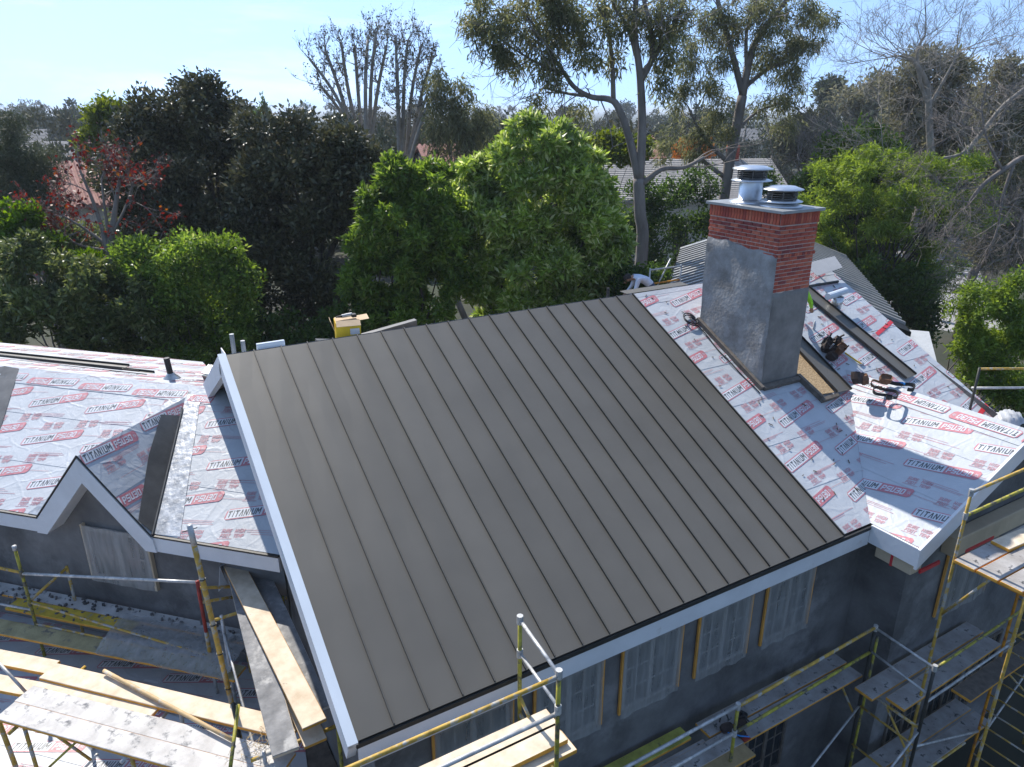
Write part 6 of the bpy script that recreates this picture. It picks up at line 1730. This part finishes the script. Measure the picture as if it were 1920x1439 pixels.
tree('orange_shrub', 'orange flowering shrub beside the pale roof', far(1295, 56), px_lobes([(1290, 285, 20, 8), (1310, 288, 16, 8)], 56), leaf_mat('leaf_orange', (.35, .12, .02), (.5, .22, .05), trans=.3), 150, 6, .5, .3, 123, tr=.05, clump_r=.3, cat='shrub')

# --- neighbouring houses
M_SHING = mat('pale_shingle', (0.34, 0.315, 0.285), rough=.9, var=.25, scale=9, stretch=(1, 1, 1))
M_TILE = mat('red_clay_tile', (0.36, 0.14, 0.11), rough=.8, var=.3, scale=6, col2=(.46, .24, .19))
M_CREAM = mat('cream_render', (0.55, 0.50, 0.44), rough=.9, var=.08)
M_ASPH = mat('grey_shingle', (0.22, 0.21, 0.20), rough=.9, var=.25, scale=4)
def gable_house(name, label, c, rz, L, W, ze, zr, roofm, course=.25, ribs=False, n_max=60, chim=False):
    root = empty(name, (c[0], c[1], 0), rz); hl, hw = L / 2, W / 2
    b = MB(); b.add([(-hl + .3, -hw + .4, 0), (hl - .3, -hw + .4, 0), (hl - .3, hw - .4, 0), (-hl + .3, hw - .4, 0), (-hl + .3, -hw + .4, ze), (hl - .3, -hw + .4, ze), (hl - .3, hw - .4, ze), (-hl + .3, hw - .4, ze), (-hl + .3, 0, zr - .2), (hl - .3, 0, zr - .2)],
                    [(0, 1, 5, 4), (2, 3, 7, 6), (1, 2, 6, 9, 5), (3, 0, 4, 8, 7)]); b.build('wall', M_CREAM, root)
    b = MB(); sl = math.hypot(hw, zr - ze)
    for sg in (-1, 1):
        q = [(-hl, sg * hw, ze), (hl, sg * hw, ze), (hl, 0, zr), (-hl, 0, zr)]
        b.slab(q if sg < 0 else q[::-1], (0, 0, -.12))
    b.build('roof', roofm, root)
    if ribs:
        n = min(n_max, int(L / course)); me = None
        for sg in (-1, 1):
            for k in range(n):
                x = -hl + L * (k + .5) / n; q = MB(); q.tube([(x, sg * hw, ze + .03), (x, 0, zr + .03)], L / n * .36, 6); q.build('tile_row', roofm, root)
    else:
        n = min(n_max, int(sl / course))
        for sg in (-1, 1):
            for k in range(n):
                t0, t1 = k / n, (k + 1) / n
                y0, z0 = sg * hw * (1 - t0), ze + (zr - ze) * t0; y1, z1 = sg * hw * (1 - t1), ze + (zr - ze) * t1
                q = MB(); q.hexa([(-hl - .02, y0, z0 + .005), (hl + .02, y0, z0 + .005), (hl + .02, y1, z1 + .004), (-hl - .02, y1, z1 + .004), (-hl - .02, y0, z0 + .045), (hl + .02, y0, z0 + .045), (hl + .02, y1, z1 + .01), (-hl - .02, y1, z1 + .01)]); q.build('shingle_course', roofm, root)
    for sx in (-.6, -.2, .2, .6):
        q = MB(); q.boxa((sx * hl - .5, -hw + .33, ze * .45), (sx * hl + .5, -hw + .41, ze * .8)); q.build('window', M_GLASS, root)
    q = MB(); q.boxa((hl * .5, -.3, zr - .8), (hl * .5 + .7, .4, zr + .9)); q.build('chimney', M_BRICK[0] if chim else M_CREAM, root)
    tag(root, label, 'house', 'neighbouring houses')
    return root
hA = far(1290, 53)
gable_house('neighbour_house', 'house with pale shingled roof behind the eucalyptus trunks', hA, R(-24), 12.5, 9.0, 6.2, 8.45, M_SHING, .22, chim=True)
gable_house('neighbour_house', 'house with red clay tile roof at the left behind the red-leaved tree', far(172, 39), R(4), 5.2, 7.4, 7.4, 9.15, M_TILE, .26, ribs=True)
gable_house('neighbour_house', 'small red tiled roof showing between the pollarded trees and the bright tree', far(860, 62), R(-10), 7.0, 8.0, 7.0, 9.0, M_TILE, .4, ribs=True)
gable_house('neighbour_house', 'long red tiled roof far behind the bright glossy tree', far(1110, 80), R(-20), 14, 8.0, 7.0, 9.0, M_TILE, .5, ribs=True)
gable_house('neighbour_house', 'grey roofed house in the distance at the upper left', far(160, 70), R(-30), 12, 9, 6.4, 9.0, M_ASPH, .5)
gable_house('neighbour_house', 'brown roofed house behind the pollarded trees', far(745, 66), R(-10), 10, 9, 6.0, 8.6, M_ASPH, .5)
for k, (px, dd, lab) in enumerate(((1000, 150, 'far white house in front of the hazy tree line at centre'), (1430, 170, 'far pale house right of the second eucalyptus'), (60, 160, 'far pale house on the left horizon'), (880, 210, 'far pale house left of the bright tree top'))):
    gable_house('neighbour_house', lab, far(px, dd), R(20 * k - 30), 16, 10, 5, 8, M_ASPH, 1.0)
# --- far trees
FAR_ME = []
for k in range(6):
    rng = np.random.default_rng(400 + k)
    lob = [((rng.normal() * .28, rng.normal() * .28, .62 + rng.normal() * .16), (.34 * rng.uniform(.7, 1.2),) * 2 + (.26 * rng.uniform(.7, 1.2),)) for _ in range(6)]
    cam_save = _C.copy(); _C[:] = (0, -50, 3)
    pos, D, ll, ww = lobe_leaves(lob, 620, 6, .055, .035, rng, up=.1, clump_r=.03, cull=.2, sub=7)
    _C[:] = cam_save
    pos[:, 2] *= .95 / pos[:, 2].max()
    FAR_ME.append((leaf_mesh('far_crown', pos, D, ll, ww, LM_FAR if k % 3 else LM_FAR2, rng), None)); LEAFCOUNT += len(pos)
mbt = MB(); mbt.tube([(0, 0, -.02), (.01, 0, .3), (0, .02, .62)], [.03, .022, .01], 6); FAR_TRUNK = mbt.mesh('far_trunk', M_BARK, True)
rr = random.Random(99)
for k in range(230):
    t = rr.random()
    dist = 60 + 520 * t ** 1.6
    px = rr.uniform(-150, 2080)
    if dist < 100 and (1050 < px < 1480): continue
    h = max(5.5, zfar(rr.uniform(196, 250) if rr.random() < .9 else rr.uniform(180, 196), dist))
    wdt = h * rr.uniform(.55, .95)
    P = far(px, dist)
    root = empty('distant_tree', (P[0], P[1], 0), rr.uniform(0, 6.28))
    me, _ = FAR_ME[rr.randrange(6)]
    c = link('crown', me, root); c.scale = (wdt, wdt, h)
    c = link('trunk', FAR_TRUNK, root); c.scale = (h, h, h)
    k_ = 0 if px < 250 else (1 if px < 700 else (2 if px < 1080 else (3 if px < 1560 else 4)))
    tag(root, 'distant round-headed tree in the hazy belt ' + ['at the left edge below the horizon', 'above the dark evergreens', 'between the pollarded trees and the forked eucalyptus', 'showing between the eucalyptus trunks', 'behind the bare trees at right'][k_], 'tree',
        'distant trees ' + ['at left', 'behind the evergreens', 'at centre', 'behind the eucalyptus', 'at right'][k_])
for (px, dist, py, lab) in ((482, 90, 186, 'slim dark cypress on the skyline right of the dark evergreens'), (497, 110, 194, 'small dark cypress on the skyline beside the taller cypress')):
    z = zfar(py, dist); tree('cypress_tree', lab, far(px, dist), [((far(px, dist)[0], far(px, dist)[1], z * .6), (.55, .55, z * .42))], LM_DEEP, 260, 8, .5, .2, 130 + px, tr=.1, limbs=False, up=.8, clump_r=.15)
print('LEAVES', LEAFCOUNT)
# ================================================================ people
M_SHIRT = mat('white_shirt', (0.62, 0.66, 0.74), rough=.85, var=.1, scale=8, bump=.4, bscale=12)
M_VEST = mat('hivis_vest', (0.35, 0.75, 0.03), rough=.7, var=.1)
M_JEAN = mat('jeans', (0.05, 0.07, 0.12), rough=.9, var=.2)
M_SKIN = mat('skin', (0.34, 0.19, 0.12), rough=.6, var=.08)
M_HAIR = mat('black_hair', (0.02, 0.015, 0.012), rough=.7)
M_SHOE = mat('work_boot', (0.10, 0.07, 0.04), rough=.8)
def person(name, label, loc, rz, J, shirt):
    """J: joints in metres; one continuous skinned body"""
    root = empty(name, loc, rz); tag(root, label, 'person')
    E_ = [('pel', 'spi'), ('spi', 'che'), ('che', 'nec'), ('nec', 'hea'), ('hea', 'top')]
    for s in 'lr':
        E_ += [('che', 'sh' + s), ('sh' + s, 'el' + s), ('el' + s, 'wr' + s), ('pel', 'hi' + s), ('hi' + s, 'kn' + s), ('kn' + s, 'an' + s), ('an' + s, 'to' + s)]
        E_ += [('wr' + s, 'pa' + s)] + [('pa' + s, 'f%d%s' % (k, s)) for k in range(5)]
    rad = dict(pel=.155, spi=.14, che=.165, nec=.058, hea=.098, top=.075)
    for s in 'lr':
        rad.update({'sh' + s: .075, 'el' + s: .05, 'wr' + s: .032, 'hi' + s: .10, 'kn' + s: .065, 'an' + s: .045, 'to' + s: .04, 'pa' + s: .036})
        w = Vector(J['wr' + s]); e = Vector(J['el' + s]); d = (w - e).normalized(); sd = d.cross(Vector((0, 0, 1))).normalized() if abs(d.z) < .95 else Vector((1, 0, 0))
        J['pa' + s] = w + d * .075
        for k in range(5):
            J['f%d%s' % (k, s)] = w + d * ((.16, .175, .17, .15, .10)[k]) + sd * ((-.03, -.01, .01, .03, -.06)[k]) + Vector((0, 0, -.02)); rad['f%d%s' % (k, s)] = .009
    names = list(J); bm = bmesh.new(); lay = bm.verts.layers.skin.verify(); vs = {}
    for n in names:
        v = bm.verts.new(J[n]); r_ = rad[n]; v[lay].radius = (r_, r_); v[lay].use_root = (n == 'pel'); vs[n] = v
    for a, b in E_: bm.edges.new((vs[a], vs[b]))
    me = bpy.data.meshes.new('body'); bm.to_mesh(me); bm.free()
    ob = link('body', me)
    ob.modifiers.new('skin', 'SKIN'); sb = ob.modifiers.new('sub', 'SUBSURF'); sb.levels = 1; sb.render_levels = 1
    dg = bpy.context.evaluated_depsgraph_get(); m2 = bpy.data.meshes.new_from_object(ob.evaluated_get(dg))
    bpy.data.objects.remove(ob)
    for mm in (shirt, M_JEAN, M_SKIN, M_SHOE, M_HAIR): m2.materials.append(mm)
    reg = {}
    for n in names:
        reg[n] = 0 if n in ('spi', 'che') or n[:2] in ('sh', 'el') else (1 if n == 'pel' or n[:2] in ('hi', 'kn') else (3 if n[:2] in ('an', 'to') else 2))
    pts = [(Vector(J[n]), reg[n]) for n in names]
    for a, b in E_:
        pts.append(((Vector(J[a]) + Vector(J[b])) / 2, reg[a] if reg[a] in (0, 1) else reg[b]))
    for p in m2.polygons:
        c = p.center; p.material_index = min(pts, key=lambda q: (q[0] - c).length_squared)[1]; p.use_smooth = True
    o = link('body', m2, root)
    # face
    h = Vector(J['hea']); f = Vector(J['face']) if 'face' in J else Vector((1, 0, 0))
    return root
def J_bent():
    # local: faces -x, bent well forward
    J = dict(pel=(.30, 0, .98), spi=(.14, 0, 1.16), che=(-.10, 0, 1.26), nec=(-.25, 0, 1.24), hea=(-.36, 0, 1.19), top=(-.45, 0, 1.20),
             shl=(-.12, -.20, 1.22), ell=(-.20, -.26, .95), wrl=(-.36, -.20, .78), shr=(-.12, .20, 1.22), elr=(-.22, .24, .95), wrr=(-.38, .14, .78),
             hil=(.30, -.10, .93), knl=(.20, -.13, .50), anl=(.30, -.13, .09), tol=(.12, -.14, .04), hir=(.30, .10, .93), knr=(.14, .12, .50), anr=(.26, .12, .09), tor=(.08, .13, .04))
    return {k: Vector(v) for k, v in J.items()}
def cap_on(root, c, d, m, r=.112):
    d = Vector(d).normalized(); b = MB(); vs = []; fs = []; N = 12
    a = d.orthogonal().normalized(); e = d.cross(a)
    for j in range(5):
        ph = j / 4 * math.pi / 2
        for k in range(N):
            th = 2 * math.pi * k / N; vs.append(Vector(c) + (a * math.cos(th) + e * math.sin(th)) * r * math.cos(ph) + d * r * 1.05 * math.sin(ph))
    for j in range(4):
        for k in range(N): fs.append((j * N + k, j * N + (k + 1) % N, (j + 1) * N + (k + 1) % N, (j + 1) * N + k))
    b.add(vs, fs); b.build('cap', m, root, smooth=True)
def face_on(root, hc, fd, up):
    fd = Vector(fd).normalized(); up = Vector(up).normalized(); sd = fd.cross(up); hc = Vector(hc)
    b = MB(); c = hc + fd * .10 - up * .01; b.add([c + up * .03, c - up * .02 + sd * .018, c - up * .02 - sd * .018, c - up * .015 + fd * .03], [(0, 1, 3), (0, 3, 2), (1, 2, 3)]); b.build('nose', M_SKIN, root)
    for s in (-1, 1):
        b = MB(); b.lathe(hc + fd * .088 + sd * .035 * s + up * .012, [(.001, -.009), (.011, -.004), (.011, .004), (.001, .009)], 8); b.build('eye', M_HAIR, root)
        b = MB(); b.box(hc + sd * .10 * s, (.03, .03, .05)); b.build('ear', M_SKIN, root)
    b = MB(); b.box(hc + fd * .090 - up * .05, (.03, .03, .012)); b.build('mouth', M_RUSTRED, root)
lx = math.atan2(-_rt[1], -_rt[0]) + math.pi          # local -x points to image left
W1 = at(1204, 519, 7.62)
PZ1 = 7.62 - 1.25
p1 = person('person', 'worker in white long-sleeved shirt and black cap bending over behind the main ridge', (W1[0], W1[1], PZ1), lx, J_bent(), M_SHIRT)
cap_on(p1, (-.37, 0, 1.21), (-.25, 0, .95), M_HAIR, .115); face_on(p1, (-.37, 0, 1.18), (-.75, 0, -.65), (-.65, 0, .75))
plank('plank', 'plank behind the main ridge that the white-shirted worker stands on', (W1[0] - .9, W1[1] + .1, PZ1), (W1[0] + 1.2, W1[1] - .1, PZ1), .6, .05)
def J_kneel():
    J = dict(pel=(.25, 0, .42), spi=(.15, 0, .60), che=(-.05, 0, .78), nec=(-.17, 0, .84), hea=(-.28, 0, .86), top=(-.34, 0, .93),
             shl=(-.06, -.20, .76), ell=(-.22, -.25, .52), wrl=(-.40, -.20, .36), shr=(-.06, .20, .76), elr=(-.24, .24, .52), wrr=(-.42, .16, .36),
             hil=(.25, -.10, .38), knl=(-.10, -.14, .12), anl=(.30, -.13, .08), tol=(.42, -.13, .05), hir=(.25, .10, .38), knr=(-.08, .14, .12), anr=(.32, .13, .08), tor=(.44, .13, .05))
    return {k: Vector(v) for k, v in J.items()}
w2 = MS(12.02, 9.50, .02)
p2 = person('person', 'worker in lime green vest crouching behind the chimney, mostly hidden', w2, R(185), J_kneel(), M_VEST)
cap_on(p2, (-.29, 0, .88), (-.2, 0, 1), M_INKW, .118); face_on(p2, (-.28, 0, .85), (-.9, 0, -.4), (-.4, 0, .9))

# ================================================================ haze
hz = MB(); hz.boxa((-4100, -300, -1.0), (6100, 6100, 24.0))
M_HAZE = bpy.data.materials.new('haze_air'); M_HAZE.use_nodes = True
N = M_HAZE.node_tree.nodes; L = M_HAZE.node_tree.links
for nd in list(N):
    if nd.type != 'OUTPUT_MATERIAL': N.remove(nd)
vol = N.new('ShaderNodeVolumePrincipled'); vol.inputs['Color'].default_value = (0.80, 0.88, 0.96, 1); vol.inputs['Density'].default_value = 0.00045; vol.inputs['Anisotropy'].default_value = 0.2
L.new(vol.outputs['Volume'], [n for n in N if n.type == 'OUTPUT_MATERIAL'][0].inputs['Volume'])
tag(hz.build('haze', M_HAZE), 'thin bluish haze over the neighbourhood', 'haze', kind='stuff')
